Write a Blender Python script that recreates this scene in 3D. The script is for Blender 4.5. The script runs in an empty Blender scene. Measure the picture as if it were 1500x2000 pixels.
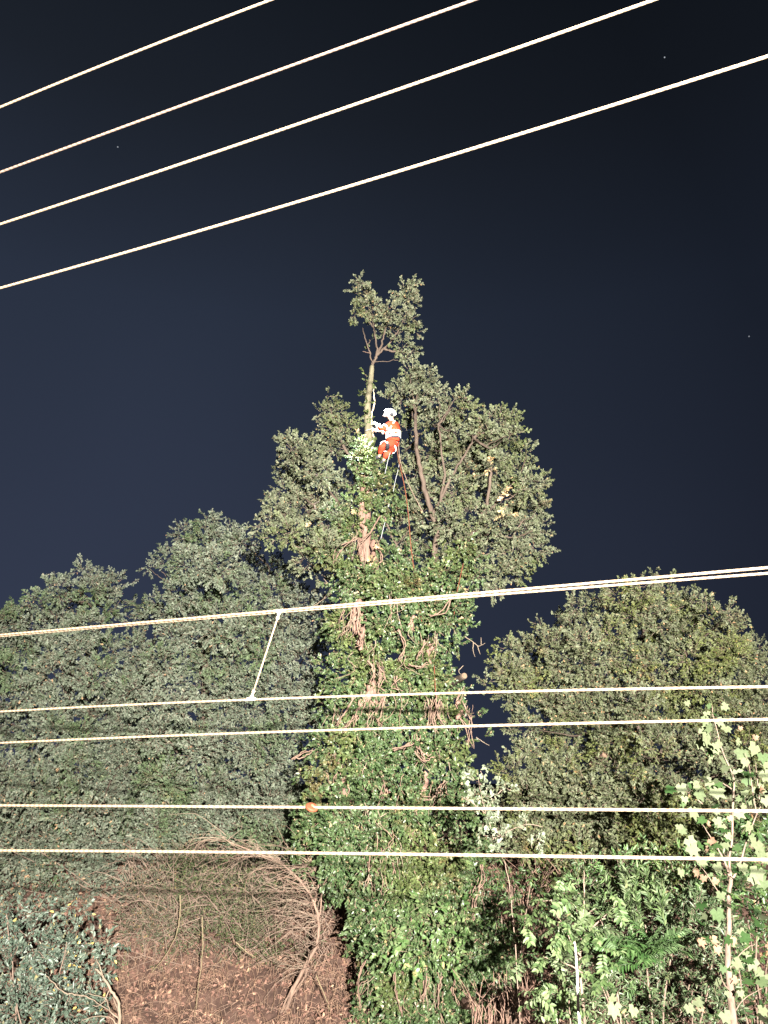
import bpy, bmesh, math, random
import numpy as np
from mathutils import Vector, Matrix, noise

# ------------------------------------------------------------------ camera, world, light, exposure
S = bpy.context.scene
COL = S.collection
F = 1504.0
PITCH = math.radians(19.4)
CAM = np.array([0.0, 0.0, 5.0])
cd = bpy.data.cameras.new('camera'); cam = bpy.data.objects.new('camera', cd); COL.objects.link(cam)
cam.location = CAM; cam.rotation_euler = (math.radians(90) + PITCH, 0, 0)
cd.sensor_fit = 'HORIZONTAL'; cd.sensor_width = 36.0; cd.lens = 36.0 * F / 1500.0
cd.clip_start = 0.05; cd.clip_end = 4000
S.camera = cam

world = bpy.data.worlds.new('World'); S.world = world; world.use_nodes = True
wn = world.node_tree; wn.nodes.clear()
def wnode(t, **k):
    n = wn.nodes.new(t)
    for a, b in k.items(): setattr(n, a, b)
    return n
wo = wnode('ShaderNodeOutputWorld'); bg = wnode('ShaderNodeBackground')
sky = wnode('ShaderNodeTexSky', sky_type='NISHITA', sun_disc=False)
sky.sun_elevation = math.radians(-8); sky.sun_rotation = math.radians(150)
tc = wnode('ShaderNodeTexCoord')
# town glow low in the night sky, brighter towards the left where the town lies
dot = wnode('ShaderNodeVectorMath', operation='DOT_PRODUCT'); g = np.array([-0.62, 0.78, 0.05]); g /= np.linalg.norm(g)
dot.inputs[1].default_value = tuple(g)
nrm = wnode('ShaderNodeVectorMath', operation='NORMALIZE')
wn.links.new(tc.outputs['Generated'], nrm.inputs[0]); wn.links.new(nrm.outputs[0], dot.inputs[0])
sep = wnode('ShaderNodeSeparateXYZ'); wn.links.new(nrm.outputs[0], sep.inputs[0])
r1 = wnode('ShaderNodeValToRGB')          # by elevation
wn.links.new(sep.outputs['Z'], r1.inputs[0])
cr = r1.color_ramp
cr.elements[0].position = 0.0; cr.elements[0].color = (0.0235, 0.030, 0.053, 1)
cr.elements[1].position = 0.95; cr.elements[1].color = (0.0058, 0.0082, 0.0118, 1)
for p_, c_ in ((0.30, (0.0210, 0.0275, 0.048, 1)), (0.55, (0.0175, 0.0240, 0.041, 1)), (0.72, (0.0108, 0.0142, 0.0215, 1))):
    e = cr.elements.new(p_); e.color = c_
r2 = wnode('ShaderNodeMapRange'); r2.inputs['From Min'].default_value = 0.35; r2.inputs['From Max'].default_value = 1.0
r2.inputs['To Min'].default_value = 0.48; r2.inputs['To Max'].default_value = 1.28
wn.links.new(dot.outputs['Value'], r2.inputs['Value'])
mul = wnode('ShaderNodeVectorMath', operation='SCALE')
wn.links.new(r1.outputs[0], mul.inputs[0]); wn.links.new(r2.outputs[0], mul.inputs['Scale'])
sk = wnode('ShaderNodeVectorMath', operation='SCALE'); sk.inputs['Scale'].default_value = 0.05
wn.links.new(sky.outputs[0], sk.inputs[0])
ns = wnode('ShaderNodeTexNoise'); ns.inputs['Scale'].default_value = 2.2; ns.inputs['Detail'].default_value = 1.5
wn.links.new(nrm.outputs[0], ns.inputs['Vector'])
nm = wnode('ShaderNodeMapRange'); nm.inputs['To Min'].default_value = 0.84; nm.inputs['To Max'].default_value = 1.16
wn.links.new(ns.outputs['Fac'], nm.inputs['Value'])
mul2 = wnode('ShaderNodeVectorMath', operation='SCALE')
wn.links.new(mul.outputs[0], mul2.inputs[0]); wn.links.new(nm.outputs[0], mul2.inputs['Scale'])
add = wnode('ShaderNodeVectorMath', operation='ADD')
wn.links.new(mul2.outputs[0], add.inputs[0]); wn.links.new(sk.outputs[0], add.inputs[1])
wn.links.new(add.outputs[0], bg.inputs['Color']); bg.inputs['Strength'].default_value = 1.18
wn.links.new(bg.outputs[0], wo.inputs['Surface'])

sd = bpy.data.lights.new('moon', 'SUN'); sd.energy = 0.02; sd.angle = math.radians(0.5); sd.color = (0.8, 0.88, 1)
so = bpy.data.objects.new('moon', sd); COL.objects.link(so); so.rotation_euler = (math.radians(50), 0, math.radians(20))

# the work floodlight that lights trees and wires, set well behind the camera to even out its falloff
FLOOD = Vector((2.6, -9.0, 6.8))
fd = bpy.data.lights.new('work_floodlight', 'SPOT'); fd.energy = 385000; fd.color = (1.0, 0.955, 0.86)
fd.spot_size = math.radians(96); fd.spot_blend = 1.0; fd.shadow_soft_size = 0.07
fo = bpy.data.objects.new('work_floodlight', fd); COL.objects.link(fo); fo.location = FLOOD
fo.rotation_euler = (Vector((1.2, 19, 13.0)) - FLOOD).to_track_quat('-Z', 'Y').to_euler()

S.view_settings.view_transform = 'Standard'; S.view_settings.look = 'None'
S.view_settings.exposure = 0.0; S.view_settings.gamma = 1.0; S.view_settings.use_curve_mapping = False
S.render.engine = 'CYCLES'
S.cycles.max_bounces = 6; S.cycles.diffuse_bounces = 4; S.cycles.transparent_max_bounces = 4
S.cycles.sample_clamp_indirect = 3.0

rng = np.random.default_rng(7)
random.seed(7)

# ------------------------------------------------------------------ helpers
CP, SP = math.cos(PITCH), math.sin(PITCH)
def ray(px, py):
    x = (px - 750.0) / F; y = (1000.0 - py) / F
    return np.array([x, CP - SP * y, SP + CP * y])
def at(px, py, Y):
    d = ray(px, py); return CAM + d * (Y / d[1])
def V3(a): return Vector((float(a[0]), float(a[1]), float(a[2])))

def nmat(name):
    m = bpy.data.materials.new(name); m.use_nodes = True
    nt = m.node_tree; b = nt.nodes['Principled BSDF']
    return m, nt, b
def node(nt, t, **k):
    n = nt.nodes.new(t)
    for a, b in k.items(): setattr(n, a, b)
    return n
def ramp(nt, src, stops):
    r = node(nt, 'ShaderNodeValToRGB'); nt.links.new(src, r.inputs[0])
    e = r.color_ramp.elements
    e[0].position, e[0].color = stops[0][0], (*stops[0][1], 1)
    e[1].position, e[1].color = stops[-1][0], (*stops[-1][1], 1)
    for p, c in stops[1:-1]:
        x = e.new(p); x.color = (*c, 1)
    return r
def mix(nt, fac, a, b, mode='MIX'):
    m = node(nt, 'ShaderNodeMix', data_type='RGBA', blend_type=mode)
    for s, v in ((m.inputs[0], fac), (m.inputs[6], a), (m.inputs[7], b)):
        if isinstance(v, (int, float)): s.default_value = v
        elif isinstance(v, tuple): s.default_value = (*v, 1) if len(v) == 3 else v
        else: nt.links.new(v, s)
    return m.outputs[2]

def leaf_mat(name, dark, mid, light, under, odd, odd_share=0.03, rough=0.6, spec=0.25, trans=0.42, patch=None, under_amt=0.75):
    m, nt, b = nmat(name)
    a = node(nt, 'ShaderNodeAttribute', attribute_name='tint')
    oi = node(nt, 'ShaderNodeObjectInfo')
    off = node(nt, 'ShaderNodeMath', operation='MULTIPLY_ADD'); nt.links.new(oi.outputs['Random'], off.inputs[0])
    off.inputs[1].default_value = 0.10; nt.links.new(a.outputs['Fac'], off.inputs[2])
    r = ramp(nt, off.outputs[0], [(0.0, dark), (0.45, mid), (0.93 - odd_share, light), (0.96 - odd_share, light), (0.99 - odd_share, odd), (1.0, odd)])
    base = r.outputs[0]
    geo = node(nt, 'ShaderNodeNewGeometry')
    k = node(nt, 'ShaderNodeMath', operation='MULTIPLY'); nt.links.new(geo.outputs['Backfacing'], k.inputs[0]); k.inputs[1].default_value = under_amt
    und = mix(nt, a.outputs['Fac'], tuple(c * 0.7 for c in under), tuple(c * 1.25 for c in under))
    col = mix(nt, k.outputs[0], base, und)
    if patch:
        for (sc, lo, hi, pc, am) in ((0.55, .50, .62, patch, .72), (0.8, .60, .70, (patch[0] * 1.1 + .02, patch[1] * .62, patch[2] * .8), .55)):
            mp = node(nt, 'ShaderNodeMapping'); mp.inputs['Location'].default_value = (sc * 9, 3, 1); nt.links.new(geo.outputs['Position'], mp.inputs[0])
            n = node(nt, 'ShaderNodeTexNoise'); n.inputs['Scale'].default_value = sc; n.inputs['Detail'].default_value = 4; n.inputs['Roughness'].default_value = .65
            nt.links.new(mp.outputs[0], n.inputs['Vector'])
            rr = ramp(nt, n.outputs['Fac'], [(lo, (0, 0, 0)), (hi, (am, am, am))])
            var = mix(nt, a.outputs['Fac'], tuple(c * .65 for c in pc), tuple(c * 1.35 for c in pc))
            col = mix(nt, rr.outputs[0], col, var)
    fin = node(nt, 'ShaderNodeTexNoise'); fin.inputs['Scale'].default_value = 38; fin.inputs['Detail'].default_value = 2
    nt.links.new(geo.outputs['Position'], fin.inputs['Vector'])
    fr = ramp(nt, fin.outputs['Fac'], [(0.3, (0.84, 0.84, 0.84)), (0.7, (1.12, 1.12, 1.12))])
    col = mix(nt, 1.0, col, fr.outputs[0], 'MULTIPLY')
    nt.links.new(col, b.inputs['Base Color'])
    b.inputs['Roughness'].default_value = rough; b.inputs['Specular IOR Level'].default_value = spec
    if trans:
        out = nt.nodes['Material Output']; tr = node(nt, 'ShaderNodeBsdfTranslucent'); nt.links.new(col, tr.inputs['Color'])
        ms = node(nt, 'ShaderNodeMixShader'); ms.inputs[0].default_value = trans
        nt.links.new(b.outputs[0], ms.inputs[1]); nt.links.new(tr.outputs[0], ms.inputs[2]); nt.links.new(ms.outputs[0], out.inputs['Surface'])
    return m
def rough_mat(name, c1, c2, scale=6, stretch=(1, 1, 1), bump=0.4, rough=0.85, c3=None, detail=6):
    m, nt, b = nmat(name)
    t = node(nt, 'ShaderNodeTexCoord'); mp = node(nt, 'ShaderNodeMapping'); mp.inputs['Scale'].default_value = stretch
    nt.links.new(t.outputs['Object'], mp.inputs[0])
    n = node(nt, 'ShaderNodeTexNoise'); n.inputs['Scale'].default_value = scale; n.inputs['Detail'].default_value = detail; n.inputs['Roughness'].default_value = 0.65
    nt.links.new(mp.outputs[0], n.inputs['Vector'])
    st = [(0.3, c1), (0.7, c2)] if c3 is None else [(0.28, c1), (0.5, c2), (0.72, c3)]
    r = ramp(nt, n.outputs['Fac'], st); nt.links.new(r.outputs[0], b.inputs['Base Color'])
    bp = node(nt, 'ShaderNodeBump'); bp.inputs['Strength'].default_value = bump; bp.inputs['Distance'].default_value = 0.03
    nt.links.new(n.outputs['Fac'], bp.inputs['Height']); nt.links.new(bp.outputs[0], b.inputs['Normal'])
    b.inputs['Roughness'].default_value = rough; b.inputs['Specular IOR Level'].default_value = 0.25
    return m
def plain(name, c, rough=0.6, metal=0.0, emit=None, es=0.0):
    m, nt, b = nmat(name)
    n = node(nt, 'ShaderNodeTexNoise'); n.inputs['Scale'].default_value = 30; n.inputs['Detail'].default_value = 3
    t = node(nt, 'ShaderNodeTexCoord'); nt.links.new(t.outputs['Object'], n.inputs['Vector'])
    r = ramp(nt, n.outputs['Fac'], [(0.3, tuple(x * 0.82 for x in c)), (0.7, tuple(min(1, x * 1.08) for x in c))])
    nt.links.new(r.outputs[0], b.inputs['Base Color'])
    b.inputs['Roughness'].default_value = max(rough, .65); b.inputs['Specular IOR Level'].default_value = .12; b.inputs['Metallic'].default_value = metal
    if emit: b.inputs['Emission Color'].default_value = (*emit, 1); b.inputs['Emission Strength'].default_value = es
    return m

def link(name, mesh, mats=(), parent=None, kind=None):
    o = bpy.data.objects.new(name, mesh); COL.objects.link(o)
    for m in mats:
        if m.name not in [x.name for x in mesh.materials if x]: mesh.materials.append(m)
    if parent is not None: o.parent = parent
    if kind: o['kind'] = kind
    return o
def tag(o, label=None, cat=None, group=None, kind=None):
    if label: o['label'] = label
    if cat: o['category'] = cat
    if group: o['group'] = group
    if kind: o['kind'] = kind
    return o
def thing(name, label, cat, loc=(0, 0, 0), group=None):
    # children are modelled in world space, so the Empty marks the base and offsets are undone on the child
    o = bpy.data.objects.new(name, None); COL.objects.link(o); o.location = tuple(float(v) for v in loc)
    o.empty_display_size = 0.3
    return tag(o, label, cat, group)
def adopt(child, root):
    child.parent = root
    child.matrix_parent_inverse = Matrix.Translation(-Vector(root.location))
    return child

def np_mesh(name, V, faces_flat, sizes, mats=None, matidx=None, tint=None):
    me = bpy.data.meshes.new(name)
    V = np.ascontiguousarray(V, dtype=np.float32); ff = np.ascontiguousarray(faces_flat, dtype=np.int32)
    sizes = np.asarray(sizes, dtype=np.int32); starts = np.concatenate([[0], np.cumsum(sizes)[:-1]]).astype(np.int32)
    me.vertices.add(len(V)); me.vertices.foreach_set('co', V.ravel())
    me.loops.add(len(ff)); me.loops.foreach_set('vertex_index', ff)
    me.polygons.add(len(sizes)); me.polygons.foreach_set('loop_start', starts); me.polygons.foreach_set('loop_total', sizes)
    for m in (mats or []): me.materials.append(m)
    if matidx is not None: me.polygons.foreach_set('material_index', np.asarray(matidx, dtype=np.int32))
    if tint is not None:
        a = me.attributes.new('tint', 'FLOAT', 'POINT'); a.data.foreach_set('value', np.asarray(tint, dtype=np.float32))
    me.update(calc_edges=True)
    return me

def tube_arrays(pts, rad, sides=7):
    pts = [Vector(tuple(map(float, p))) for p in pts]; n = len(pts)
    V, FF = [], []
    prev = None
    for i, p in enumerate(pts):
        t = (pts[min(i + 1, n - 1)] - pts[max(i - 1, 0)]).normalized()
        if prev is None: u = t.orthogonal().normalized()
        else:
            u = prev - t * prev.dot(t)
            u = u.normalized() if u.length > 1e-6 else t.orthogonal().normalized()
        prev = u; w = t.cross(u)
        for k in range(sides):
            a = 2 * math.pi * k / sides; q = p + (u * math.cos(a) + w * math.sin(a)) * rad[i]
            V.append(tuple(q))
    for i in range(n - 1):
        for k in range(sides):
            a = i * sides + k; b = i * sides + (k + 1) % sides
            FF.append((a, b, b + sides, a + sides))
    FF.append(tuple(range(sides - 1, -1, -1))); FF.append(tuple((n - 1) * sides + k for k in range(sides)))
    return V, FF
def smooth_path(pts, rad, sub=5, jit=0.0):
    pts = [np.array(p, float) for p in pts]; P, R = [], []
    n = len(pts)
    for i in range(n - 1):
        p0 = pts[max(i - 1, 0)]; p1 = pts[i]; p2 = pts[i + 1]; p3 = pts[min(i + 2, n - 1)]
        for k in range(sub):
            t = k / sub
            q = 0.5 * ((2 * p1) + (-p0 + p2) * t + (2 * p0 - 5 * p1 + 4 * p2 - p3) * t * t + (-p0 + 3 * p1 - 3 * p2 + p3) * t ** 3)
            if jit and (i or k): q = q + rng.normal(0, jit, 3)
            P.append(q); R.append(rad[i] * (1 - t) + rad[i + 1] * t)
    P.append(pts[-1]); R.append(rad[-1])
    return P, R
def tube(name, pts, rad, mat, root=None, sides=8, sub=5, jit=0.0, smooth=True, kind=None, label=None):
    if not isinstance(rad, (list, tuple)): rad = [rad] * len(pts)
    if len(rad) == 2 and len(pts) > 2: rad = list(np.linspace(rad[0], rad[1], len(pts)))
    P, R = smooth_path(pts, rad, sub, jit)
    V, FF = tube_arrays(P, R, sides)
    me = bpy.data.meshes.new(name); me.from_pydata(V, [], FF); me.materials.append(mat)
    if smooth: me.polygons.foreach_set('use_smooth', [True] * len(me.polygons))
    o = link(name, me)
    if root is not None: adopt(o, root)
    if kind: o['kind'] = kind
    if label: o['label'] = label
    return o
def bundle(name, tubes, mat, root=None, sides=4, kind='stuff'):
    V, FF = [], []
    for pts, r0, r1 in tubes:
        P, R = smooth_path(pts, list(np.linspace(r0, r1, len(pts))), 3)
        v, f = tube_arrays(P, R, sides); b = len(V); V += v; FF += [tuple(i + b for i in q) for q in f]
    me = bpy.data.meshes.new(name); me.from_pydata(V, [], FF); me.materials.append(mat)
    o = link(name, me)
    if root is not None: adopt(o, root)
    if kind: o['kind'] = kind
    return o

# ------------------------------------------------------------------ leaves
def sym(outline, fold=0.10, droop=-0.12):
    """outline: (x,y>0) points between stem and tip -> two polygons folded along the midrib"""
    left = [(x, y, fold * y / 0.3 + droop * x * x) for x, y in outline]
    right = [(x, -y, fold * y / 0.3 + droop * x * x) for x, y in outline]
    V = [(0, 0, 0)] + left + [(1, 0, droop)] + right[::-1]
    n = len(outline)
    A = [0] + list(range(n + 1, 0, -1)); A = [0, n + 1] + list(range(n, 0, -1))
    B = [0] + list(range(2 * n + 1, n, -1)); B = [0] + [i for i in range(2 * n + 1, n + 1, -1)] + [n + 1]
    return np.array(V, float), [A[::1], B[::1]]
OAK = sym([(0.28, .17), (.46, .10), (.68, .30)], 0.07)
IVY = sym([(0.05, .34), (.45, .30)], 0.05, -0.2)
OVAL = sym([(0.35, .24), (.72, .18)], 0.08, -0.25)
LANCE = sym([(0.35, .14), (.75, .09)], 0.06, -0.35)

def frame(d, n):
    d = d / np.linalg.norm(d); n = n - d * d.dot(n); n /= (np.linalg.norm(n) + 1e-9)
    return np.stack([d, np.cross(n, d), n], axis=1)
def make_templates(leaf, count, length, nleaf, size, tip=0.5, seed=1, spread=1.0, updown=0.55, twig=0.005, pairs=False):
    """leafy sprays along +X, twig from the origin"""
    rg = np.random.default_rng(seed); LV, LF = leaf; out = []
    for c in range(count):
        Vs, sizes, ff, mi, ti = [], [], [], [], []; nv = 0
        tp = np.array([[0, 0, 0], [length * .5, *rg.normal(0, .05 * length, 2)], [length, *rg.normal(0, .1 * length, 2)]])
        for k in range(nleaf):
            t = (k / nleaf) ** tip if not pairs else ((k // 2) + 1) / (nleaf / 2)
            base = tp[1] * 2 * t * (1 - t) * 1.0 + tp[2] * t * t + 0 * tp[0]
            a = rg.uniform(0, 2 * math.pi) if not pairs else (math.pi * (k % 2) + rg.normal(0, .2))
            el = (rg.uniform(0.35, 1.35) if not pairs else 1.05) * spread
            if t > .93: el *= 0.5
            d = np.array([math.cos(el), math.sin(el) * math.cos(a), math.sin(el) * math.sin(a)])
            n = np.array([0.15, 0, 0]) + rg.normal(0, updown, 3) + np.array([0, 0, 0.75])
            M = frame(d, n); s = size * rg.uniform(0.65, 1.15)
            Vs.append((LV * s) @ M.T + base)
            for f in LF: ff += [i + nv for i in f]; sizes.append(len(f)); mi.append(0)
            ti += [rg.uniform(0, 1)] * len(LV); nv += len(LV)
        # twig: 3-sided
        pts = [tp[0], tp[1], tp[2]]
        v, f = tube_arrays(pts, [twig, twig * .8, twig * .4], 3)
        Vs.append(np.array(v)); 
        for q in f: ff += [i + nv for i in q]; sizes.append(len(q)); mi.append(1)
        ti += [0.5] * len(v)
        out.append((np.concatenate(Vs), np.array(ff), np.array(sizes), np.array(mi), np.array(ti)))
    return out

def foliage_mesh(name, temps, pos, axis, scale, mats, roll=None, shift=0.4, bias=None):
    """pos (N,3) axis (N,3) scale (N,) -> one mesh"""
    N = len(pos); which = rng.integers(0, len(temps), N); VV, FFl, SZ, MI, TI = [], [], [], [], []; base = 0
    sh = rng.uniform(-0.5, 0.5, N) * shift
    if bias is not None: sh = sh + bias
    for j, (V, ff, sz, mi, ti) in enumerate(temps):
        idx = np.nonzero(which == j)[0]
        if not len(idx): continue
        R = frames(axis[idx])
        W = np.einsum('nij,vj->nvi', R * scale[idx][:, None, None], V) + pos[idx][:, None, :]
        m, k = len(idx), len(V)
        VV.append(W.reshape(-1, 3))
        FFl.append((ff[None, :] + (np.arange(m) * k)[:, None] + base).ravel())
        SZ.append(np.tile(sz, m)); MI.append(np.tile(mi, m))
        T = np.clip(ti[None, :] * 0.9 + sh[idx][:, None] * (ti[None, :] < .93), 0, 1); T = np.where(ti[None, :] > 0.965, 1.0, np.minimum(T, 0.9))
        TI.append(T.ravel()); base += m * k
    return np_mesh(name, np.concatenate(VV), np.concatenate(FFl), np.concatenate(SZ), mats, np.concatenate(MI), np.concatenate(TI))
def frames(ax):
    ax = ax / np.linalg.norm(ax, axis=1, keepdims=True)
    up = np.tile([0, 0, 1.0], (len(ax), 1)) + rng.normal(0, .45, ax.shape)
    z = up - ax * (ax * up).sum(1, keepdims=True); z /= np.linalg.norm(z, axis=1, keepdims=True) + 1e-9
    y = np.cross(z, ax)
    return np.stack([ax, y, z], axis=2)
def frame_single(a):
    return frames(np.array([a]))[0]

def blob_points(blobs, Y, layers, leaf_area, nleaf, depth=0.8, shell=0.45, up=0.25, slim=1.0):
    """blobs: (px,py,r_px[,dy]) -> spray positions and axes filling each lump"""
    P, A, C = [], [], []
    for b in blobs:
        px, py, r = b[:3]; dy = b[3] if len(b) > 3 else rng.uniform(-depth, depth)
        c = at(px, py, Y + dy); rm = r * (Y + dy) / F * 0.94
        n = max(2, int(layers * math.pi * rm * rm / (nleaf * leaf_area)))
        v = rng.normal(0, 1, (n, 3)); v /= np.linalg.norm(v, axis=1, keepdims=True)
        rr = (shell + (1 - shell) * rng.random(n)) * (0.80 + 0.2 * np.sin(v[:, 0] * 5 + px) * np.cos(v[:, 2] * 4 + py))
        P.append(c + v * (rm * rr * 0.9)[:, None])
        ax = v + rng.normal(0, .42, (n, 3)) + np.array([0, 0, up]); A.append(ax); C.append((c, rm))
    return np.concatenate(P), np.concatenate(A), C

def spray_objects(name, temps, pos, axis, scale, mats, root, count, sel=None):
    """the sprays nearest the lens as individual parts sharing meshes"""
    mes = [np_mesh(name, V, ff, sz, mats, mi, ti * .9) for V, ff, sz, mi, ti in temps]
    if sel is None:
        d = np.linalg.norm(pos - CAM, axis=1) + rng.uniform(0, 0.7, len(pos)); sel = np.argsort(d)[:count]
    for i in sel:
        o = bpy.data.objects.new(name, mes[int(rng.integers(0, len(mes)))]); COL.objects.link(o)
        R = Matrix([list(map(float, r)) for r in (frame_single(axis[i]) * scale[i])]).to_4x4(); R.translation = V3(pos[i])
        adopt(o, root); o.matrix_basis = R
    return set(int(i) for i in sel)

def crown(root, blobs, Y, leaf, size, nleaf, length, mat, twigm, layers=3.2, depth=0.9, seed=1, up=0.25, nobj=200,
          name='crown', objname='leaf_spray', updown=0.55, spread=1.0, ntemp=8, shell=0.45):
    temps = make_templates(leaf, ntemp, length, nleaf, size, seed=seed, updown=updown, spread=spread)
    P, A, C = blob_points(blobs, Y, layers, 0.30 * size * size, nleaf, depth, up=up, shell=shell)
    sc = rng.uniform(0.75, 1.2, len(P))
    used = spray_objects(objname, temps, P, A, sc, [mat, twigm], root, min(nobj, len(P) // 3))
    keep = np.array([i for i in range(len(P)) if i not in used])
    me = foliage_mesh(name, temps, P[keep], A[keep], sc[keep], [mat, twigm])
    o = link(name, me); adopt(o, root); o['kind'] = 'stuff'
    return C
def auto_branches(root, C, limbs, mat, n, r0=0.028, r1=0.008, name='branch'):
    nodes = np.array([p for L in limbs for p in smooth_path(L, [1] * len(L), 4)[0]])
    idx = list(range(len(C))); random.shuffle(idx)
    for i in idx[:n]:
        c, rm = C[i]
        d = np.linalg.norm(nodes - c, axis=1) + np.where(nodes[:, 2] > c[2] - .2, 3.0, 0)
        s = nodes[int(np.argmin(d))]; L = np.linalg.norm(c - s)
        m1 = s * .62 + c * .38 + np.array([0, 0, -.05 * L]) + rng.normal(0, .06 * L, 3); m2 = s * .3 + c * .7 + rng.normal(0, .05 * L, 3)
        k = min(1.6, .5 + L * .35)
        tube(name, [s, m1, m2, c], [r0 * k, r0 * .7 * k, r0 * .45 * k, r1], mat, root, sides=5, sub=4, jit=.012)

# ------------------------------------------------------------------ materials
M_oak = leaf_mat('oak_leaf', (.064, .076, .042), (.096, .110, .062), (.132, .146, .088), (.140, .150, .102), (.34, .22, .12), 0.004, 0.65, .15, patch=(.085, .105, .035))
M_oakL = leaf_mat('oak_leaf_cool', (.066, .084, .056), (.102, .122, .086), (.150, .170, .126), (.160, .176, .136), (.32, .20, .12), 0.005, 0.65, .15, patch=(.062, .100, .036))
M_oakR = leaf_mat('oak_leaf_warm', (.056, .066, .036), (.088, .100, .052), (.130, .144, .080), (.135, .148, .095), (.38, .22, .12), 0.012, 0.6, .2, patch=(.100, .118, .026))
M_ivy = leaf_mat('ivy_leaf', (.026, .050, .018), (.052, .090, .032), (.100, .142, .062), (.095, .120, .066), (.30, .22, .13), 0.012, 0.42, .4, patch=(.092, .112, .036), under_amt=.4)
M_shrub = leaf_mat('shrub_leaf', (.032, .055, .024), (.060, .095, .042), (.125, .160, .08), (.12, .15, .09), (.34, .25, .12), 0.01, 0.42, .45, patch=(.06, .13, .03))
M_blue = leaf_mat('bluish_leaf', (.034, .052, .036), (.062, .088, .064), (.11, .142, .108), (.115, .142, .112), (.42, .30, .10), 0.006, 0.42, .45)
M_yew = leaf_mat('dark_leaf', (.022, .046, .014), (.044, .080, .024), (.085, .125, .042), (.05, .09, .04), (.2, .12, .06), 0.004, 0.4, .4)
M_pale = leaf_mat('pale_oak_leaf', (.075, .092, .058), (.11, .132, .085), (.17, .19, .13), (.16, .18, .125), (.36, .24, .15), 0.03, 0.4, .45)
M_maple = leaf_mat('maple_leaf', (.018, .046, .012), (.036, .068, .022), (.095, .108, .062), (.098, .112, .064), (.30, .20, .11), 0.02, 0.6, .15, under_amt=.9)
M_deadleaf = leaf_mat('dead_leaf', (.09, .045, .028), (.15, .085, .055), (.22, .135, .09), (.17, .11, .075), (.5, .34, .2), 0.02, 0.7, .2)
M_ash = leaf_mat('ash_leaf', (.030, .055, .020), (.060, .095, .033), (.12, .15, .072), (.115, .14, .08), (.32, .25, .11), 0.01, 0.5, .25)
M_litter = leaf_mat('litter_leaf', (.048, .024, .018), (.092, .047, .035), (.14, .078, .058), (.12, .066, .05), (.24, .15, .10), 0.02, 0.75, .2, trans=0)
M_bark = rough_mat('oak_bark', (.030, .021, .016), (.070, .050, .038), 9, (1, 1, .25), .8)
M_twig = rough_mat('twig_bark', (.07, .045, .035), (.15, .11, .085), 20, (1, 1, 1), .2)
M_vine = rough_mat('dead_vine_bark', (.06, .038, .028), (.155, .10, .075), 12, (1, 1, .3), .5)
M_pink = rough_mat('peeling_bark', (.060, .034, .026), (.165, .098, .075), 8, (1, 1, .3), .9)
M_raw = rough_mat('stripped_wood', (.30, .23, .15), (.46, .38, .28), 14, (1, 1, .2), .2)
M_cut = rough_mat('sawn_wood', (.06, .038, .025), (.115, .076, .05), 16, (1, 1, 1), .2)
M_deadw = rough_mat('dead_wood', (.07, .052, .038), (.15, .115, .085), 10, (1, 1, .3), .4)
M_maplebark = rough_mat('maple_bark', (.055, .038, .028), (.14, .10, .078), 16, (1, 1, .4), .5)
M_bank = rough_mat('bank_soil', (.018, .010, .008), (.052, .029, .022), 3.5, (1, 1, 1), 1.0, c3=(.098, .056, .043), detail=9)

# ------------------------------------------------------------------ the ground: level by the line, a bank rising behind it
def ss(a, b, x):
    t = min(1, max(0, (x - a) / (b - a))); return t * t * (3 - 2 * t)
def ground_z(x, y):
    base = 3.3 * ss(15.5, 27.5, y) + 0.9 * ss(27, 60, y)
    amp = 0.26 * ss(14, 18, y) * (1 if abs(x) < 60 else .3)
    z = base + amp * noise.noise(Vector((x * .45, y * .45, 0))) + 0.5 * amp * noise.noise(Vector((x * 1.7, y * 1.7, 3)))
    return z + .10 * amp * noise.noise(Vector((x * 6, y * 6, 5)))
gx = np.sinh(np.linspace(-6.2, 6.2, 190)); gx = gx / gx.max() * 900
gx = np.concatenate([gx[gx < -16], np.linspace(-16, 16, 190), gx[gx > 16]])
gy = np.concatenate([np.linspace(-900, -60, 12), np.linspace(-50, 12, 14), np.linspace(13, 32, 130), np.linspace(34, 70, 14), np.linspace(90, 1500, 14)])
GV = np.array([(x, y, ground_z(x, y)) for y in gy for x in gx]); nx = len(gx)
ii, jj = np.meshgrid(np.arange(len(gy) - 1), np.arange(nx - 1), indexing='ij'); a0 = (ii * nx + jj).ravel()
gf = np.stack([a0, a0 + 1, a0 + 1 + nx, a0 + nx], 1)
me = np_mesh('ground', GV, gf.ravel(), np.full(len(gf), 4), [M_bank]); me.polygons.foreach_set('use_smooth', [True] * len(me.polygons))
g_o = link('ground', me, kind='structure'); g_o['label'] = 'reddish brown leaf covered earth bank rising behind the line'

# ------------------------------------------------------------------ overhead wires
def strand_mat(name, c):
    m, nt, b = nmat(name)
    t = node(nt, 'ShaderNodeTexCoord'); mp = node(nt, 'ShaderNodeMapping'); mp.inputs['Rotation'].default_value = (0, .5, 0.39 + .9)
    nt.links.new(t.outputs['Object'], mp.inputs[0])
    w = node(nt, 'ShaderNodeTexWave'); w.inputs['Scale'].default_value = 9.0; w.inputs['Distortion'].default_value = .6
    nt.links.new(mp.outputs[0], w.inputs['Vector'])
    r = ramp(nt, w.outputs['Fac'], [(0.1, tuple(x * .55 for x in c)), (0.6, c)]); nt.links.new(r.outputs[0], b.inputs['Base Color'])
    b.inputs['Roughness'].default_value = .7; b.inputs['Specular IOR Level'].default_value = .15; return m
M_wire = strand_mat('pale_wire', (.150, .112, .078))
M_wire2 = strand_mat('darker_pink_wire', (.098, .068, .054))  # darker, pinker tone than the other wires
M_clamp = plain('cast_clamp', (.20, .17, .13), .5)
wd = np.array([-0.926, 0.377]); wnl = np.array([0.377, 0.926])
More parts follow.
